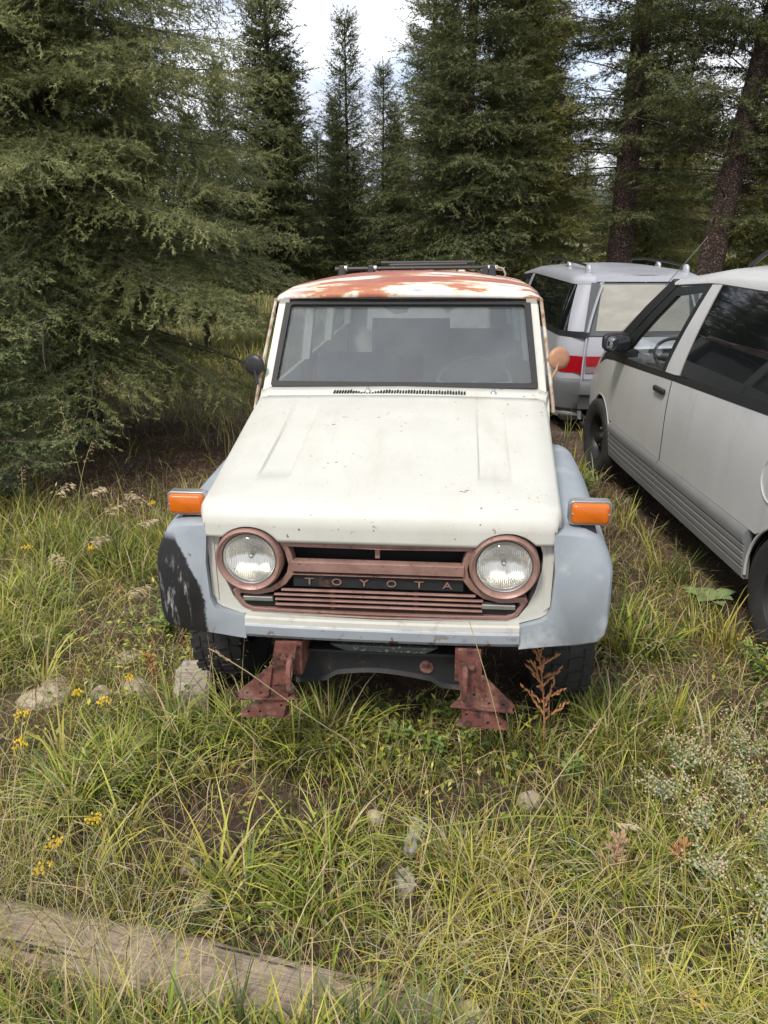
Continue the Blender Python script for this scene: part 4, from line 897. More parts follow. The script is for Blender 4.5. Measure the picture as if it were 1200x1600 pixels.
tree('tall_bare', 'pine_tree', 'tall conifer with thick reddish trunk rising behind the dusty van', (3.98, 13.6), 1, 0, new=K(47, 10, 2.5, 2.1, .235, dz=.25, nb=8, tw=.11, sl=.18, n_need=11, nl=.38, nw=.08, cols=DARK, droop=.34, zmax=6.6, e_lo=2, pw=.45, dead=.16, gap=.24, stub=.5))
tree('tall_bare', 'pine_tree', 'leaning conifer with thick dark trunk at the upper right', (4.85, 12.4), .96, .35, lean=(R(8.5), 0))
tree('dense', 'spruce_tree', 'dark spruce directly left of the thick reddish trunk', (2.7, 15.6), 1, 2.0)
tree('yellowish', 'pine_tree', 'yellow green conifer seen between the two thick trunks', (5.7, 17.5), .85, 1.3)
tree('yellowish', 'pine_tree', 'olive conifer at the right edge above the near van', (6.4, 12.6), .95, 4.0)
tree('dense', 'spruce_tree', 'dark spruce behind the second thin spire', (1.0, 17.5), .9, 1)
tree('yellowish', 'pine_tree', 'shaded conifer standing behind the broad fir at the left', (-5.9, 10.6), 1.2, 2.4)
for i, (x, y, k, s) in enumerate([(-6.4, 15.5, 'dense', 1), (-5.6, 19, 'yellowish', .8), (-2.6, 22, 'spire', .95), (-1.3, 24, 'dense', .62), (.3, 25, 'dense', .66), (-1.55, 19.5, 'dense', .50), (-.7, 20.5, 'dense', .46), (.35, 19.5, 'dense', .52), (1.7, 22, 'dense', .95), (3.3, 20, 'dense', 1.0), (4.6, 24, 'yellowish', .9), (6.6, 22, 'dense', .95), (8.6, 19, 'dense', 1), (9.2, 26, 'yellowish', 1), (-8, 22, 'dense', 1.1), (-5.8, 27, 'dense', .5), (12.5, 33, 'yellowish', 1), (17, 48, 'dense', 1.1), (6, 34, 'dense', 1.0), (2.5, 32, 'dense', 1.1), (-2, 33, 'dense', .8), (21, 60, 'yellowish', 1.2), (27, 66, 'dense', 1.2), (15, 62, 'yellowish', 1.1)]):
    tree(k, 'spruce_tree', 'dark conifer of the wood behind the nearer trees', (x, y), s, i*1.3, 'conifers of the wood behind the clearing')

# ---------------------------------------------------------------- grass, litter, plants, rocks and timber
rng = np.random.default_rng(99)
def vnoise(x, y, f, seed=0):
    g = np.random.default_rng(seed).random((64, 64)); x = np.asarray(x)*f+100; y = np.asarray(y)*f+100
    xi = np.floor(x).astype(int); yi = np.floor(y).astype(int); u = x-xi; v = y-yi; u = u*u*(3-2*u); v = v*v*(3-2*v)
    a = g[xi % 64, yi % 64]; b = g[(xi+1) % 64, yi % 64]; c = g[xi % 64, (yi+1) % 64]; d = g[(xi+1) % 64, (yi+1) % 64]
    return (a*(1-u)+b*u)*(1-v)+(c*(1-u)+d*u)*v
ca, sa_ = math.cos(R(5.5)), math.sin(R(5.5))
def car_local(x, y):
    dx, dy = x+.018, y-2.435; return dx*ca-dy*sa_, dx*sa_+dy*ca
def free(x, y, m=0.0):
    lx, ly = car_local(x, y)
    under = (np.abs(lx) < .80) & (ly > .42) & (ly < 4.2)
    v1 = (x > 1.86-m) & (x < 3.75) & (y > 2.1) & (y < 7.2)
    v2 = (x > 1.6) & (x < 3.4) & (y > 7.6) & (y < 12.5)
    return ~(under | v1 | v2)
GREEN = np.array([.27, .32, .055]); YGREEN = np.array([.52, .49, .095]); STRAW = np.array([.66, .53, .30]); DGREEN = np.array([.090, .135, .028]); BLUEG = np.array([.22, .285, .125]); RUSTY = np.array([.38, .19, .08]); LIT = np.array([.135, .080, .058])  # LIT: litter brown, darkened for shade missing between blades
def palette(n, w):
    P = np.stack([GREEN, YGREEN, STRAW, DGREEN, BLUEG, RUSTY, LIT]); k = rng.choice(7, n, p=np.array(w)/sum(w)); c = P[k]*rng.uniform(.7, 1.3, (n, 1)); return c*rng.uniform(.92, 1.08, (n, 3))
def blades(x, y, h, w, az, lean, col, K_=4, z=None):
    """curved tapering strips; lean = horizontal reach / length"""
    n = len(x); z = gz(x, y) if z is None else z
    d = np.stack([np.cos(az), np.sin(az), np.zeros(n)], 1); sd_ = np.stack([-np.sin(az), np.cos(az), np.zeros(n)], 1); tw = rng.uniform(-.9, .9, n)
    sd_ = sd_*np.cos(tw)[:, None]+d*np.sin(tw)[:, None]
    b = np.stack([x, y, z-.01], 1); Vs = []
    for k in range(K_+1):
        t = k/K_; hr = h*lean*(t**1.7); th = np.clip(lean, 0, 1.2); vz = h*(t*np.sqrt(np.clip(1-(lean*t)**2*.8, .02, 1)))*1.0-h*np.clip(lean-.75, 0, 1)*t**3*.9
        p = b+d*hr[:, None]+np.stack([np.zeros(n), np.zeros(n), np.maximum(vz, .004*k)], 1)
        ww = (w*(1-t**1.8)*(.75+.6*t*(1-t)*2))[:, None]*.5
        if k < K_: Vs += [p-sd_*ww, p+sd_*ww]
        else: Vs.append(p)
    V = np.stack(Vs, 1); m = 2*K_+1; T = []
    for k in range(K_-1): T += [(2*k, 2*k+1, 2*k+3), (2*k, 2*k+3, 2*k+2)]
    T.append((2*K_-2, 2*K_-1, 2*K_)); T = np.array(T)
    T = (T[None]+np.arange(n)[:, None, None]*m).reshape(-1, 3)
    sh = np.array([.72+.4*min(1, (k//2)/K_) for k in range(m)])  # shading painted into the blade colour, darker at the base
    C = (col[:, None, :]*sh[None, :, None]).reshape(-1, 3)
    return V.reshape(-1, 3), T, C
class Acc:
    def __init__(s): s.V = []; s.T = []; s.C = []; s.n = 0
    def add(s, V, T, C): s.V.append(V); s.T.append(T+s.n); s.C.append(C); s.n += len(V)
    def mk(s, name, label, cat): 
        o = fast(name, np.concatenate(s.V), np.concatenate(s.T), M['grass_mat'], None, np.concatenate(s.C)); return tag(o, label, cat, kind='stuff')
def beam_line(x): return 1.445-.245*(x-.05)*1.0
def on_beam(x, y): return (np.abs(y-beam_line(x)) < .085) & (x < .12) & (x > -2.4)
def scatter(n, x0, x1, y0, y1, dens):
    x = rng.uniform(x0, x1, n); y = rng.uniform(y0, y1, n); k = rng.random(n) < dens(x, y); return x[k], y[k]
def bare(x, y):
    """1 where the brown needle litter shows"""
    g = lambda cx, cy, rx, ry: np.exp(-(((x-cx)/rx)**2+((y-cy)/ry)**2))
    return np.clip(g(-1.28, 3.45, .32, .40)+g(-1.9, 6.1, .75, 1.2)+.95*g(1.50, 4.9, .36, 1.6)+.7*g(-1.75, 2.55, .5, .25)+.45*g(-.22, 2.38, .28, .16)+.55*g(-.55, 2.25, .3, .12)+.5*g(.62, 1.62, .3, .12)+.5*g(.1, 2.0, .12, .3)+.6*g(.0, 2.95, .55, .25)+.35*g(.35, 1.75, .25, .25)+.8*g(-2.6, 7.2, .9, 1.2), 0, 1)
lawn = Acc()
# 1 short fine grass
def d1(x, y): return free(x, y)*~on_beam(x, y)*np.clip(1.1-bare(x, y)*1.15, .03, 1)*np.clip((vnoise(x, y, 3.1, 1)-.22)*2.6, .10, 1)*(np.abs(x) < .75+.62*y)
x, y = scatter(80000, -3.6, 3.0, 1.1, 5.6, d1); n = len(x); pn = vnoise(x, y, 1.6, 5)
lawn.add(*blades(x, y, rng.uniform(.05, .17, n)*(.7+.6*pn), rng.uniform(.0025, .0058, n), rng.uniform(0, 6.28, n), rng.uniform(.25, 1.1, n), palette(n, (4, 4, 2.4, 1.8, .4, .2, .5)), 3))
# 2 broad-bladed tufts
def tufts(m, x0, x1, y0, y1, dens, nb, h, w, pal, lean=(.25, 1.0), spread=.045, acc=lawn, az0=None, K_=4):
    tx, ty = scatter(m, x0, x1, y0, y1, dens)
    for cx, cy in zip(tx, ty):
        k = int(rng.integers(*nb)); hh = rng.uniform(*h); az = rng.uniform(0, 6.28, k) if az0 is None else rng.normal(az0, .55, k)
        r_ = np.abs(rng.normal(0, spread, k)); base = palette(1, pal)[0]
        X_ = cx+r_*np.cos(az); Y_ = cy+r_*np.sin(az); col = np.clip(base[None]*rng.uniform(.75, 1.3, (k, 1)), 0, .6)
        mask = rng.random(k) < .12; col[mask] = STRAW*rng.uniform(.7, 1.1, (mask.sum(), 1))
        acc.add(*blades(X_, Y_, hh*rng.uniform(.45, 1.1, k), rng.uniform(w[0], w[1], k), az, rng.uniform(lean[0], lean[1], k), col, K_))
dA = lambda x, y: free(x, y, .1)*~on_beam(x, y)*np.clip(1-bare(x, y)*1.2, 0, 1)*np.clip(vnoise(x, y, 2.6, 9)*2.6-.75, .04, 1)*(np.abs(x) < .7+.6*y)
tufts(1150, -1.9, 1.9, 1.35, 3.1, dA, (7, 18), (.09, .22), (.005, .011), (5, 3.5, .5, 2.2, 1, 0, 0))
tufts(1300, -3.4, -.85, 2.9, 5.6, dA, (10, 26), (.16, .36), (.005, .012), (5, 3.5, .5, 2, .8, 0, 0))
tufts(900, .82, 2.0, 2.5, 6.5, dA, (10, 26), (.14, .36), (.005, .012), (5, 2.5, .4, 3, 1, 0, 0))
tufts(330, -1.25, -.15, 1.75, 2.75, dA, (14, 30), (.2, .36), (.006, .011), (5, 3, .3, 2, .6, 0, 0), (.5, 1.15))
tufts(85, -.95, .25, 1.18, 1.40, lambda x, y: np.ones_like(x), (14, 26), (.18, .30), (.006, .012), (5, 2, .2, 2, 2, 0, 0))
# 3 long fine yellow grass laid over at the lower right and lower left
tufts(190, .05, 1.35, 1.2, 2.05, lambda x, y: ~on_beam(x, y)*np.clip(vnoise(x, y, 3, 4)*2.4-.6, .08, 1), (18, 36), (.14, .30), (.003, .0058), (2, 6, 2.4, .6, .1, .15, 0), (.8, 1.2), .06)
tufts(70, -1.3, -.6, 1.2, 1.95, lambda x, y: np.full_like(x, .9), (14, 26), (.25, .48), (.002, .0036), (1.5, 4, 3.5, .5, 0, 0, 0), (.3, 1.0))
# 4 dead straw lying about
x, y = scatter(19000, -3.4, 2.2, 1.15, 6.0, lambda x, y: free(x, y, .05)*(.25+.75*vnoise(x, y, 2.4, 3))*(np.abs(x) < .75+.62*y)); n = len(x)
lawn.add(*blades(x, y, rng.uniform(.10, .34, n), rng.uniform(.0018, .0036, n), rng.uniform(0, 6.28, n), rng.uniform(.85, 1.25, n), palette(n, (.2, 1.2, 5, .1, 0, .8, .9)), 4, gz(x, y)+rng.uniform(.01, .07, n)))
# 5 clover-like ground leaves
def leaves(n, dens, box_, size, pal, zr=(.01, .10)):
    x, y = scatter(n, *box_, dens); n = len(x); az = rng.uniform(0, 6.28, n); el = rng.uniform(-.2, .9, n); L_ = rng.uniform(size[0], size[1], n); W_ = L_*rng.uniform(.28, .5, n)
    d = np.stack([np.cos(az)*np.cos(el), np.sin(az)*np.cos(el), np.sin(el)], 1); s_ = np.stack([-np.sin(az), np.cos(az), rng.uniform(-.3, .3, n)], 1)
    b = np.stack([x, y, gz(x, y)+rng.uniform(zr[0], zr[1], n)], 1)
    V = np.stack([b, b+d*(L_*.45)[:, None]-s_*(W_*.5)[:, None], b+d*L_[:, None]-np.array([0, 0, 1])*(L_*.15)[:, None], b+d*(L_*.45)[:, None]+s_*(W_*.5)[:, None]], 1).reshape(-1, 3)
    T = (np.array([(0, 1, 2), (0, 2, 3)])[None]+np.arange(n)[:, None, None]*4).reshape(-1, 3); lawn.add(V, T, np.repeat(palette(n, pal), 4, 0))
leaves(9000, lambda x, y: free(x, y)*~on_beam(x, y)*np.clip(vnoise(x, y, 2.2, 21)*2.2-.75, 0, 1), (-2.6, 2.0, 1.3, 4.5), (.014, .040), (4, 2, .3, 3, 1, .25, 0))
leaves(2600, lambda x, y: np.exp(-(((x-.22)/.35)**2+((y-2.62)/.25)**2)), (-.3, .8, 2.2, 3.0), (.02, .05), (4, 2, .1, 4, .5, .05, 0), (.01, .14))
leaves(2200, lambda x, y: np.exp(-(((x+1.15)/.3)**2+((y-3.35)/.5)**2)), (-1.7, -.8, 2.6, 4.2), (.02, .045), (4, 2.5, .1, 3, .8, .05, 0), (.02, .22))
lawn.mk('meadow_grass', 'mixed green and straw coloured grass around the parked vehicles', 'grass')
# 6 meadow further off
far = Acc()
def dF(x, y): return free(x, y, .1)*np.clip(1-bare(x, y)*1.1, .04, 1)*np.clip(vnoise(x, y, .7, 14)*1.5, .15, 1)
x, y = scatter(46000, -9, 8, 5.4, 15, lambda x, y: dF(x, y)*(np.abs(x) < 1+.6*y)); n = len(x)
far.add(*blades(x, y, rng.uniform(.12, .36, n), rng.uniform(.006, .012, n), rng.uniform(0, 6.28, n), rng.uniform(.1, .9, n), palette(n, (3, 5, 2.6, 1, .3, 0, 0)), 3))
x, y = scatter(26000, -24, 26, 15, 46, lambda x, y: (np.abs(x) < 1+.6*y)*.9); n = len(x)
far.add(*blades(x, y, rng.uniform(.25, .55, n), rng.uniform(.02, .045, n), rng.uniform(0, 6.28, n), rng.uniform(.1, .7, n), palette(n, (3, 5, 3, .6, .2, 0, 0)), 2))
far.mk('far_meadow_grass', 'yellow green meadow grass behind the vehicles', 'grass')
# 7 needle litter and twigs
lit = Acc(); x, y = scatter(70000, -3.6, 2.2, 1.15, 8.5, lambda x, y: (.45+.55*bare(x, y))*(np.abs(x) < .8+.62*y)); n = len(x)
lit.add(*blades(x, y, rng.uniform(.03, .11, n), rng.uniform(.0022, .005, n), rng.uniform(0, 6.28, n), np.full(n, 1.2), palette(n, (0, 0, 1.3, 0, 0, 1.4, 6)), 2, gz(x, y)+rng.uniform(.012, .022, n)))
x, y = scatter(900, -3.2, 2.2, 1.3, 7.5, lambda x, y: .15+.85*bare(x, y)); n = len(x)
lit.add(*blades(x, y, rng.uniform(.10, .35, n), rng.uniform(.004, .009, n), rng.uniform(0, 6.28, n), np.full(n, 1.2), palette(n, (0, 0, 1, 0, 0, .6, 5)), 3, gz(x, y)+rng.uniform(.02, .04, n)))
lit.mk('needle_litter', 'brown fallen needles and twigs on bare ground', 'litter')

# ---- timber, chock, rocks
b = MB('weathered_wood', (.26, .21, .17), .9); gr = b.noise(1, 9, .7, (2.6, 70, 70), .8)
b.col = b.cramp(gr, [(.28, (.16, .115, .085)), (.42, (.34, .262, .195)), (.6, (.47, .37, .285)), (.75, (.56, .465, .37))]); b.over(b.ramp(b.noise(1, 4, .6, (1.4, 26, 26), .5), .62, .66), (.05, .038, .03)); b.vary(3, .25); b.over(b.math('MULTIPLY', b.ramp(b.noise(5, 6, .7), .5, .7), .5), (.17, .14, .09)); b.bump(gr, .9, .012); M['wood'] = b.done()
b = MB('grey_wood', (.3, .28, .26), .9); gr = b.noise(1, 8, .65, (40, 3, 40), .4); b.col = b.cramp(gr, [(.3, (.13, .115, .10)), (.45, (.31, .29, .265)), (.7, (.47, .45, .42))]); b.bump(gr, .8, .012); M['greywood'] = b.done()
b = MB('chock_wood', (.3, .25, .2), .9); gr = b.noise(1, 8, .7, (4, 60, 60), .6); b.col = b.cramp(gr, [(.3, (.12, .09, .07)), (.45, (.34, .28, .22)), (.7, (.50, .44, .37))]); b.bump(gr, .9, .012); M['chockwood'] = b.done()
b = MB('pale_rock', (.36, .30, .23), .9); b.col = b.cramp(b.noise(5, 8, .7), [(.3, (.28, .21, .15)), (.5, (.50, .42, .32)), (.7, (.64, .57, .46))]); b.bump(b.noise(9, 8, .7), .8, .03); M['rock'] = b.done()
secs = []; rr = random.Random(8)
for i in range(61):
    x = -2.4+2.5*i/60; s = []
    for k in range(18):
        a = 2*math.pi*k/18; ca_, sn = math.cos(a), math.sin(a); q = (abs(ca_)**4+abs(sn)**4)**-.25
        s.append((x, ca_*q*.097*(1+.03*math.sin(x*9+k)+rr.uniform(-.02, .02)), sn*q*.058*(1+.05*math.sin(x*5+k*1.7)+rr.uniform(-.05, .05))+.006*math.sin(x*7)-.018))
    secs.append(s)
tb = tag(mk('timber_beam', *loft(secs), M['wood'], smooth=True, ang=50), 'long weathered timber half buried in grass at the lower left', 'timber'); tb.location = (.05, 1.445, 0); tb.rotation_euler = (0, 0, -.2403)
def chunk(name, label, cat, loc, size, rot, m, seed, ang=60):
    r = random.Random(seed); bm = bmesh.new(); bmesh.ops.create_icosphere(bm, subdivisions=3, radius=1)
    ph = [r.uniform(0, 6) for _ in range(9)]; pl = [(Vector((r.gauss(0, 1), r.gauss(0, 1), r.gauss(0, 1))).normalized(), r.uniform(.55, .85)) for _ in range(9)]
    for v in bm.verts:
        p = v.co.copy()
        for nrm, dd in pl:
            k = p.dot(nrm)
            if k > dd: p -= nrm*(k-dd)*.85
        p *= 1+.07*math.sin(4*p.x+ph[0])*math.sin(5*p.y+ph[1])+.04*math.sin(9*p.z+ph[2])
        v.co = Vector((p.x*size[0], p.y*size[1], p.z*size[2]))
    V = [tuple(v.co) for v in bm.verts]; F = [tuple(v.index for v in f.verts) for f in bm.faces]; bm.free()
    o = mk(name, V, F, m, smooth=True, ang=22); o.location = (loc[0], loc[1], float(gz(*loc[:2]))+(loc[2] if len(loc) > 2 else 0)); o.rotation_euler = (0, 0, rot)
    return tag(o, label, cat)
chunk('rock', 'largest pale tan rock in the grass at the left', 'rock', (-1.52, 2.98, .0), (.15, .11, .075), .3, M['rock'], 1)
chunk('rock', 'small pale rock right of the largest tan rock', 'rock', (-1.28, 2.97, .0), (.065, .055, .06), 1.0, M['rock'], 2)
chunk('rock', 'pale rock among yellow flowers left of the log chock', 'rock', (-1.12, 3.02, .0), (.11, .075, .065), 2.0, M['rock'], 3)
chunk('rock', 'small flat pink stone on brown litter left of the front tyre', 'rock', (-1.25, 3.30, .0), (.075, .055, .035), .4, M['rock'], 4)
chunk('rock', 'rounded tan stone in the grass below the right bracket', 'rock', (.54, 2.29, .02), (.045, .035, .05), .2, M['rock'], 6)
chunk('rock', 'pale round stone in the grass at mid front', 'rock', (-.03, 2.2, .02), (.034, .03, .04), .2, M['rock'], 7)
chunk('rock', 'tan stone in the grass behind the timber', 'rock', (-.65, 1.99, .02), (.038, .03, .04), .9, M['rock'], 8)
chunk('rock', 'pale stone nearest the timber, in the grass', 'rock', (-.58, 1.86, .02), (.04, .035, .035), .2, M['rock'], 9)
chunk('rock', 'pinkish stone at the bottom edge of the picture', 'rock', (.23, 1.44, .02), (.05, .06, .05), .5, M['rock'], 10)
def plank(name, label, loc, L_, W_, H_, rot, tilt=0, seed=1):
    r = random.Random(seed); secs = []
    for i in range(7):
        t = i/6; j = r.uniform(-.006, .006); e = .8 if i in (0, 6) else 1
        secs.append([(x*W_*.5*e+j, (t-.5)*L_+r.uniform(-.006, .006), z*H_*.5*r.uniform(.85, 1.1)) for x, z in ((-1, -.8), (-.8, -1), (.8, -1), (1, -.8), (1, .7), (.75, 1), (.1, .9), (-.75, 1), (-1, .7))])
    o = mk(name, *loft(secs), M['greywood' if 'scrap' in name else 'chockwood'], smooth=True, ang=35); o.location = (loc[0], loc[1], float(gz(*loc[:2]))+loc[2]); o.rotation_euler = (tilt, 0, rot); return tag(o, label, 'wood')
plank('log_chock', 'split grey log wedged in front of the left front tyre', (-.845, 2.93, .065), .24, .16, .14, .15, .05, 2)
plank('wood_scrap', 'grey splintered board lying in the grass at the centre', (.10, 2.09, .03), .15, .045, .03, -.25, .1, 3)
plank('wood_scrap', 'short grey block below the splintered board', (.07, 1.90, .02), .09, .055, .035, .05, 0, 4)

# ---- individual plants
simple('stem_green', (.24, .27, .07), .7, 0, .2); simple('stem_straw', (.42, .33, .17), .8, 0, .2); simple('seed_pale', (.50, .40, .26), .85, 0, .2, 30); simple('seed_pink', (.42, .27, .17), .85, 0, .25, 30); simple('dock_rust', (.44, .20, .09), .85, 0, .3, 40)
simple('petal_yellow', (.62, .42, .02), .7, 0, .25, 40); simple('leaf_green', (.17, .25, .06), .6, 0, .25, 20); simple('leaf_sage', (.28, .33, .20), .8, 0, .2, 25); simple('leaf_mullein', (.20, .27, .11), .8, 0, .15, 15); simple('leaf_blue', (.16, .21, .16), .75, 0, .2, 20)
pr = random.Random(77)
def spik(g, p, d, L_, w, n=4):
    d = Vector(d).normalized(); a = d.orthogonal().normalized(); b_ = d.cross(a); p = Vector(p)
    V = [p]+[p+d*L_*.4+(a*math.cos(2*math.pi*i/n)+b_*math.sin(2*math.pi*i/n))*w for i in range(n)]+[p+d*L_]
    F = [(0, 1+(i+1) % n, 1+i) for i in range(n)]+[(1+i, 1+(i+1) % n, n+1) for i in range(n)]
    g.add([tuple(v) for v in V], F)
def leaf(g, p, d, L_, w, up=(0, 0, 1), curl=.25):
    d = Vector(d).normalized(); s = d.cross(Vector(up)).normalized(); u = s.cross(d); p = Vector(p); V = []
    for t, k in ((0, .18), (.25, .8), (.5, 1), (.75, .72), (1, 0)):
        c = p+d*L_*t-Vector((0, 0, curl*L_*t*t)); V += [c-s*w*k*.5+u*w*.12*k, c, c+s*w*k*.5+u*w*.12*k]
    F = []
    for i in range(4): F += [(3*i, 3*i+1, 3*i+4, 3*i+3), (3*i+1, 3*i+2, 3*i+5, 3*i+4)]
    g.add([tuple(v) for v in V], F)
def arc(h, lean, az, n=9, droop=0):
    return [Vector((math.cos(az)*lean*h*t**1.8, math.sin(az)*lean*h*t**1.8, h*t-droop*h*max(0, t-.6)**2*3)) for t in [i/(n-1) for i in range(n)]]
def seed_grass(loc, h, lean, az, label, heads=1, seedmat='seed_pale', n=22, L_=.030, droop=.25, group=None, stem='stem_straw', thick=.0016):
    root = thing('seed_grass', label, 'grass', (loc[0], loc[1], float(gz(*loc[:2]))), 0, group)
    pts = arc(h, lean, az, 10, droop); mk('stem', *tube([tuple(p) for p in pts], [thick*1.3]*5+[thick]*5, 4), M[stem], root)
    g = Geo()
    for i in range(n):
        t = .72+.28*i/n; k = t*9; a = int(min(8, k)); p = pts[a].lerp(pts[a+1], k-a); tg = (pts[a+1]-pts[a]).normalized()
        sdv = Vector((pr.uniform(-1, 1), pr.uniform(-1, 1), pr.uniform(-1.2, .3))); d = tg*.8+sdv*.55
        e = p+d.normalized()*L_*pr.uniform(.2, 1.0)*(1.3-t)*3
        spik(g, e, d+Vector((0, 0, -.5)), L_*pr.uniform(.8, 1.3), L_*.12)
    g.mk('seed_head', M[seedmat], root)
    for i in range(3):
        gl = Geo(); leaf(gl, tuple(pts[1+i]*1.0), (math.cos(az+i*2), math.sin(az+i*2), 1.1), h*.28, .007, (0, .1, 1), .5); gl.mk('leaf', M['stem_green'], root)
    return root
GB = 'seeding grass stalks beside the broad fir'
for i, (x, y, h, ln, az) in enumerate([(-2.16, 4.45, .62, .35, .2), (-2.05, 4.65, .55, .5, -.2), (-1.95, 4.5, .42, .7, .3), (-1.72, 4.45, .36, .8, .1), (-1.62, 3.9, .30, .9, 2.8), (-1.48, 3.55, .26, .9, .4), (-1.9, 4.1, .34, .8, .5), (-1.35, 4.6, .5, .6, 2.9)]):
    seed_grass((x, y), h, ln, az, 'drooping straw coloured grass head in the weeds left of the wagon', n=34, L_=.036, droop=.35, group=GB, seedmat='seed_pale')
seed_grass((-2.05, 5.0), .88, .16, 2.6, 'tallest thin grass stalk standing before the broad fir', n=16, L_=.026, droop=.02, seedmat='seed_pink', stem='stem_green')
seed_grass((-2.12, 4.95), .66, .25, .4, 'second tall grass stalk before the broad fir, shorter and leaning right', n=14, L_=.026, droop=.05, seedmat='seed_pink')
seed_grass((-2.45, 4.9), .5, .06, .4, 'short upright grass stalk left of the two tall ones', n=14, L_=.024, droop=.0, seedmat='seed_pink')
# bent stalk lying across the left bracket
def stalk(label, pts, seedmat='seed_pale', n=14, stem='stem_straw', L_=.022):
    P = [Vector(p) for p in pts]; root = thing('grass_stalk', label, 'grass', tuple(P[0])); Q = [p-P[0] for p in P]
    S = []
    for i in range(len(Q)-1):
        for k in range(4): S.append(Q[i].lerp(Q[i+1], k/4))
    S.append(Q[-1]); mk('stem', *tube([tuple(p) for p in S], .0017, 4), M[stem], root, smooth=True); g = Geo()
    for i in range(n):
        t = .86+.14*i/n; k = t*(len(S)-1); a = min(len(S)-2, int(k)); p = S[a].lerp(S[a+1], k-a); tg = (S[a+1]-S[a]).normalized(); spik(g, p, tg+Vector((pr.uniform(-.5, .5), pr.uniform(-.5, .5), pr.uniform(-.4, .4))), L_*pr.uniform(.7, 1.2), L_*.13)
    g.mk('seed_head', M[seedmat], root)
stalk('long straw stalk leaning from the grass to the black patched fender', [(.02, 2.50, 0), (-.10, 2.42, .14), (-.28, 2.36, .33), (-.48, 2.33, .53), (-.60, 2.33, .62)], 'seed_pink', 12)
stalk('thin straw stalk standing in front of the right bracket', [(.30, 2.25, 0), (.28, 2.24, .18), (.26, 2.22, .36)], n=8)
stalk('tall straw stalk leaning over the right end of the grille', [(.46, 2.33, 0), (.43, 2.28, .25), (.36, 2.25, .52), (.28, 2.24, .78)], n=0)
stalk('green stalk lying across the grass at the lower centre', [(-.12, 2.0, .02), (.12, 2.02, .12), (.45, 2.05, .15), (.72, 2.06, .13), (.85, 2.05, .10)], 'seed_pale', 16, 'stem_green', .03)
stalk('straw stalk slanting up to the right below the right tyre', [(.25, 1.75, 0), (.42, 1.95, .1), (.62, 2.2, .2), (.82, 2.45, .25)], 'seed_pink', 12)
GS = 'thin pale stalks rising in front of the left tyre'
for i, (x, y, h, ln, az) in enumerate([(-.72, 2.62, .46, .12, .5), (-.66, 2.6, .52, .1, 2.2), (-.58, 2.62, .50, .15, 1.2), (-.80, 2.66, .44, .2, 3), (-.52, 2.55, .46, .2, .2), (-.62, 2.68, .4, .3, 4)]):
    seed_grass((x, y), h, ln, az, 'thin pale grass stalk in front of the left front tyre', n=7, L_=.014, droop=.05, group=GS, thick=.0012)
GR = 'thin pale stalks near the right front tyre'
for i, (x, y, h, ln, az) in enumerate([(.82, 2.55, .42, .5, .4), (.9, 2.65, .35, .6, .3), (.98, 2.5, .30, .6, 1.2), (1.12, 2.75, .32, .5, 2), (1.05, 3.0, .34, .6, .1), (1.3, 2.9, .3, .6, 1.8), (1.2, 2.3, .3, .4, 1)]):
    seed_grass((x, y), h, ln, az, 'thin pale grass stalk in the weeds by the right front tyre', n=12, L_=.016, droop=.3, group=GR, thick=.0012)
def goldenrod(loc, h, label, fl=20, r_=.028, group=None):
    root = thing('goldenrod', label, 'flower', (loc[0], loc[1], float(gz(*loc[:2])))); az = pr.uniform(0, 6.28); pts = arc(h, .12, az, 6)
    mk('stem', *tube([tuple(p) for p in pts], [.003, .003, .0025, .002, .002, .0015], 5), M['stem_green'], root)
    for i in range(7):
        g = Geo(); a = i*2.4; leaf(g, tuple(pts[1]*(.4+.24*i)), (math.cos(a), math.sin(a), .7), h*.24, .013); g.mk('leaf', M['leaf_green'], root)
    g = Geo(); tip = pts[-1]
    for i in range(fl):
        d = Vector((pr.gauss(0, 1), pr.gauss(0, 1), abs(pr.gauss(0, .8)))).normalized()*r_*pr.random()**.5; d.z *= .55; spik(g, tuple(tip+d), (d.x, d.y, .03), .013, .0058, 5)
    g.mk('flower_head', M['petal_yellow'], root)
    if group: root['group'] = group
    return root
for x, y, h, lab in [(-1.33, 2.38, .20, 'yellow flower cluster at the left edge beside dark litter'), (-.99, 2.06, .15, 'yellow flower cluster in the grass above the timber'), (-1.06, 1.96, .13, 'lower yellow flower cluster just behind the timber'), (-1.08, 1.86, .12, 'yellow flower nearest the timber at the left edge'), (-1.30, 2.82, .14, 'yellow flowers in front of the largest tan rock'),
                     (-1.12, 2.93, .13, 'yellow flowers before the rock beside the log chock'), (.84, 1.46, .06, 'single yellow flower at the bottom right'), (-2.15, 4.2, .22, 'bright yellow flowers in tall grass at the left edge'), (-1.55, 4.75, .30, 'pale yellow flower spike left of the amber signal'), (-1.75, 4.2, .22, 'pale yellow flowers under the drooping grass heads'), (-1.18, 2.72, .15, 'yellow blossom in leafy weeds left of the log chock'), (-1.46, 2.62, .15, 'yellow blossoms left of the log, among green blades')]:
    goldenrod((x, y), h, lab)
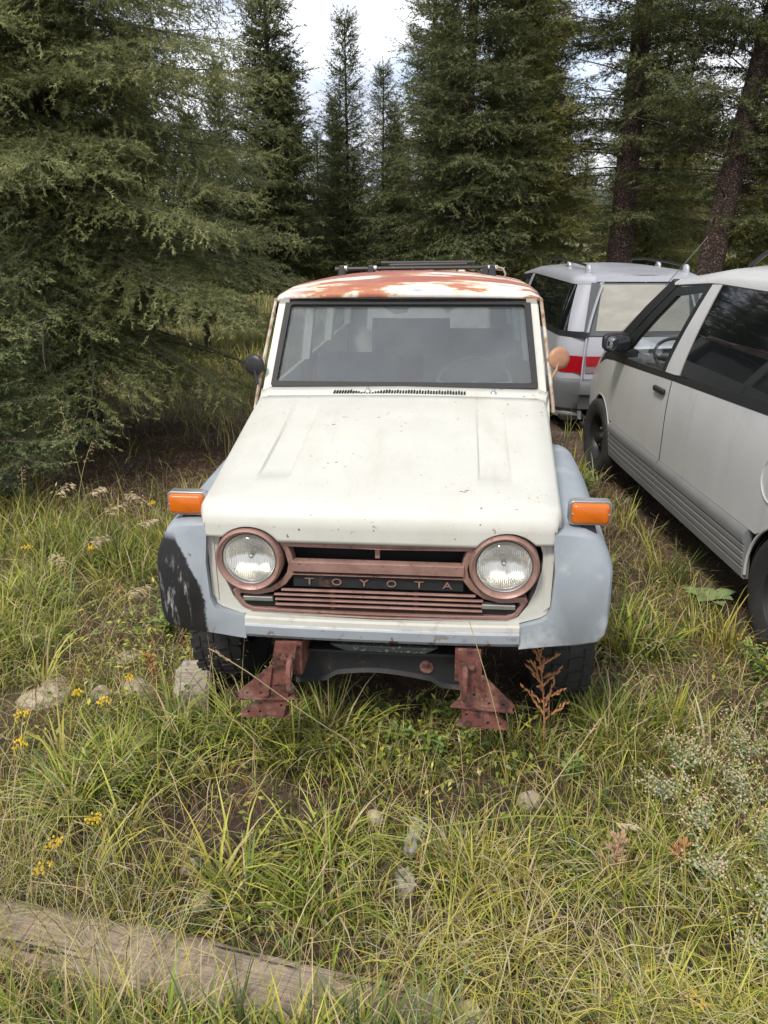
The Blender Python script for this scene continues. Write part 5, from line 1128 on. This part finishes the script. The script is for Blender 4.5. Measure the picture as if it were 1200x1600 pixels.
def dock(loc, h, label, n=46, sprd=.05, matn='dock_rust'):
    root = thing('dock_plant', label, 'plant', (loc[0], loc[1], float(gz(*loc[:2])))); az = pr.uniform(0, 6.28); pts = arc(h, .15, az, 8)
    mk('stem', *tube([tuple(p) for p in pts], .003, 5), M[matn], root)
    for bnc in range(18):
        g = Geo(); t = .30+.70*bnc/17; k = t*7; a = min(6, int(k)); p = pts[a].lerp(pts[a+1], k-a); aa = bnc*2.4; d0 = Vector((math.cos(aa)*.8, math.sin(aa)*.8, .75)).normalized(); m = max(4, n//7); ln = sprd*(1.45-t)*pr.uniform(.7, 1.3)
        for i in range(m): spik(g, tuple(p+d0*ln*i/m+Vector((pr.uniform(-1, 1), pr.uniform(-1, 1), pr.uniform(-1, 1)))*.003), (d0.x+pr.uniform(-.35, .35), d0.y+pr.uniform(-.35, .35), d0.z+pr.uniform(-.2, .6)), .026, .0048)
        g.mk('seed_spike', M[matn], root)
dock((.655, 2.62), .50, 'rust brown seeding plant standing before the right front tyre', 84, .11)
dock((.74, 1.94), .17, 'pale brown dried plant in the grass at the right foreground', 40, .06, 'seed_pink')
dock((.98, 2.0), .12, 'small rusty dried plant right of the pale brown one', 24, .03)
dock((-1.05, 3.05), .16, 'small rusty plant left of the front tyre', 24, .03)
root = thing('mullein', 'large leaf rosette beside the near van rear wheel', 'plant', (1.83, 3.85, 0))
for i in range(8):
    g = Geo(); a = i*2.4+.5; leaf(g, (0, 0, .02), (math.cos(a), math.sin(a), .55+.25*(i % 3)), pr.uniform(.15, .24), .085, (0, 0, 1), .35); g.mk('leaf', M['leaf_mullein'], root, smooth=True)
def bush(loc, h, rad, label, lm, n=260, stems=16, ll=.026, lw=.008, flower=None, group=None):
    root = thing('weed_bush', label, 'plant', (loc[0], loc[1], float(gz(*loc[:2]))), 0, group); g = Geo(); gs = Geo(); gf = Geo()
    for s in range(stems):
        az = pr.uniform(0, 6.28); ln = pr.uniform(.15, 1)*rad/h; hh = h*pr.uniform(.6, 1.05); pts = arc(hh, ln, az, 6); gs.add(*tube([tuple(p) for p in pts], [.002]*3+[.0014]*3, 3))
        for i in range(n//stems):
            t = .15+.85*i/(n/stems); k = t*5; a = min(4, int(k)); p = pts[a].lerp(pts[a+1], k-a); aa = i*2.4+s; leaf(g, tuple(p), (math.cos(aa), math.sin(aa), pr.uniform(.1, 1)), ll*pr.uniform(.6, 1.3), lw*pr.uniform(.7, 1.2), (0, .05, 1), .2)
        if flower:
            for q in range(6): spik(gf, tuple(pts[-1]+Vector((pr.uniform(-.03, .03), pr.uniform(-.03, .03), pr.uniform(-.03, .02)))), (pr.uniform(-.5, .5), pr.uniform(-.5, .5), 1), .010, .004, 4)
    gs.mk('stem', M['stem_green'], root); tag(g.mk('leaves', M[lm], root), kind='stuff')
    if flower: tag(gf.mk('flower_buds', M[flower], root), kind='stuff')
GSG = 'silvery weeds along the right edge'
for x, y, h, r_ in [(1.15, 2.42, .20, .16), (1.30, 2.25, .22, .17), (1.12, 2.12, .17, .14), (1.28, 2.02, .18, .15), (1.05, 1.92, .15, .12), (1.18, 1.78, .16, .14), (1.42, 2.5, .22, .16), (1.02, 2.28, .15, .12), (1.10, 1.62, .13, .12)]:
    bush((x, y), h, r_, 'silvery green weed with tiny pale buds at the right edge', 'leaf_sage', 200, 20, .022, .007, 'seed_pale', GSG)
bush((-2.80, 5.45), .34, .20, 'blue green leafy weed at the left edge under the young fir', 'leaf_blue', 260, 14, .06, .014)
bush((1.74, 3.08), .22, .10, 'upright green weed in front of the near van rear tyre', 'leaf_green', 160, 8, .045, .014, 'petal_yellow')
GL = 'low green leafy weeds in front of the wagon'
for x, y in [(.05, 2.62), (.2, 2.55), (.34, 2.66), (.28, 2.78), (-.02, 2.78), (.72, 2.4)]:
    bush((x, y), .15, .10, 'low green leafy weed under the wagon front', 'leaf_green', 110, 8, .036, .016, None, GL)
for x, y, lab in [(-1.10, 3.45, 'green leafy weed left of the front tyre'), (-1.05, 3.75, 'green leafy weed beside the black patched fender'), (1.55, 5.6, 'green leafy weed by the near van front wheel')]:
    bush((x, y), .26, .16, lab, 'leaf_green', 170, 12, .045, .018)
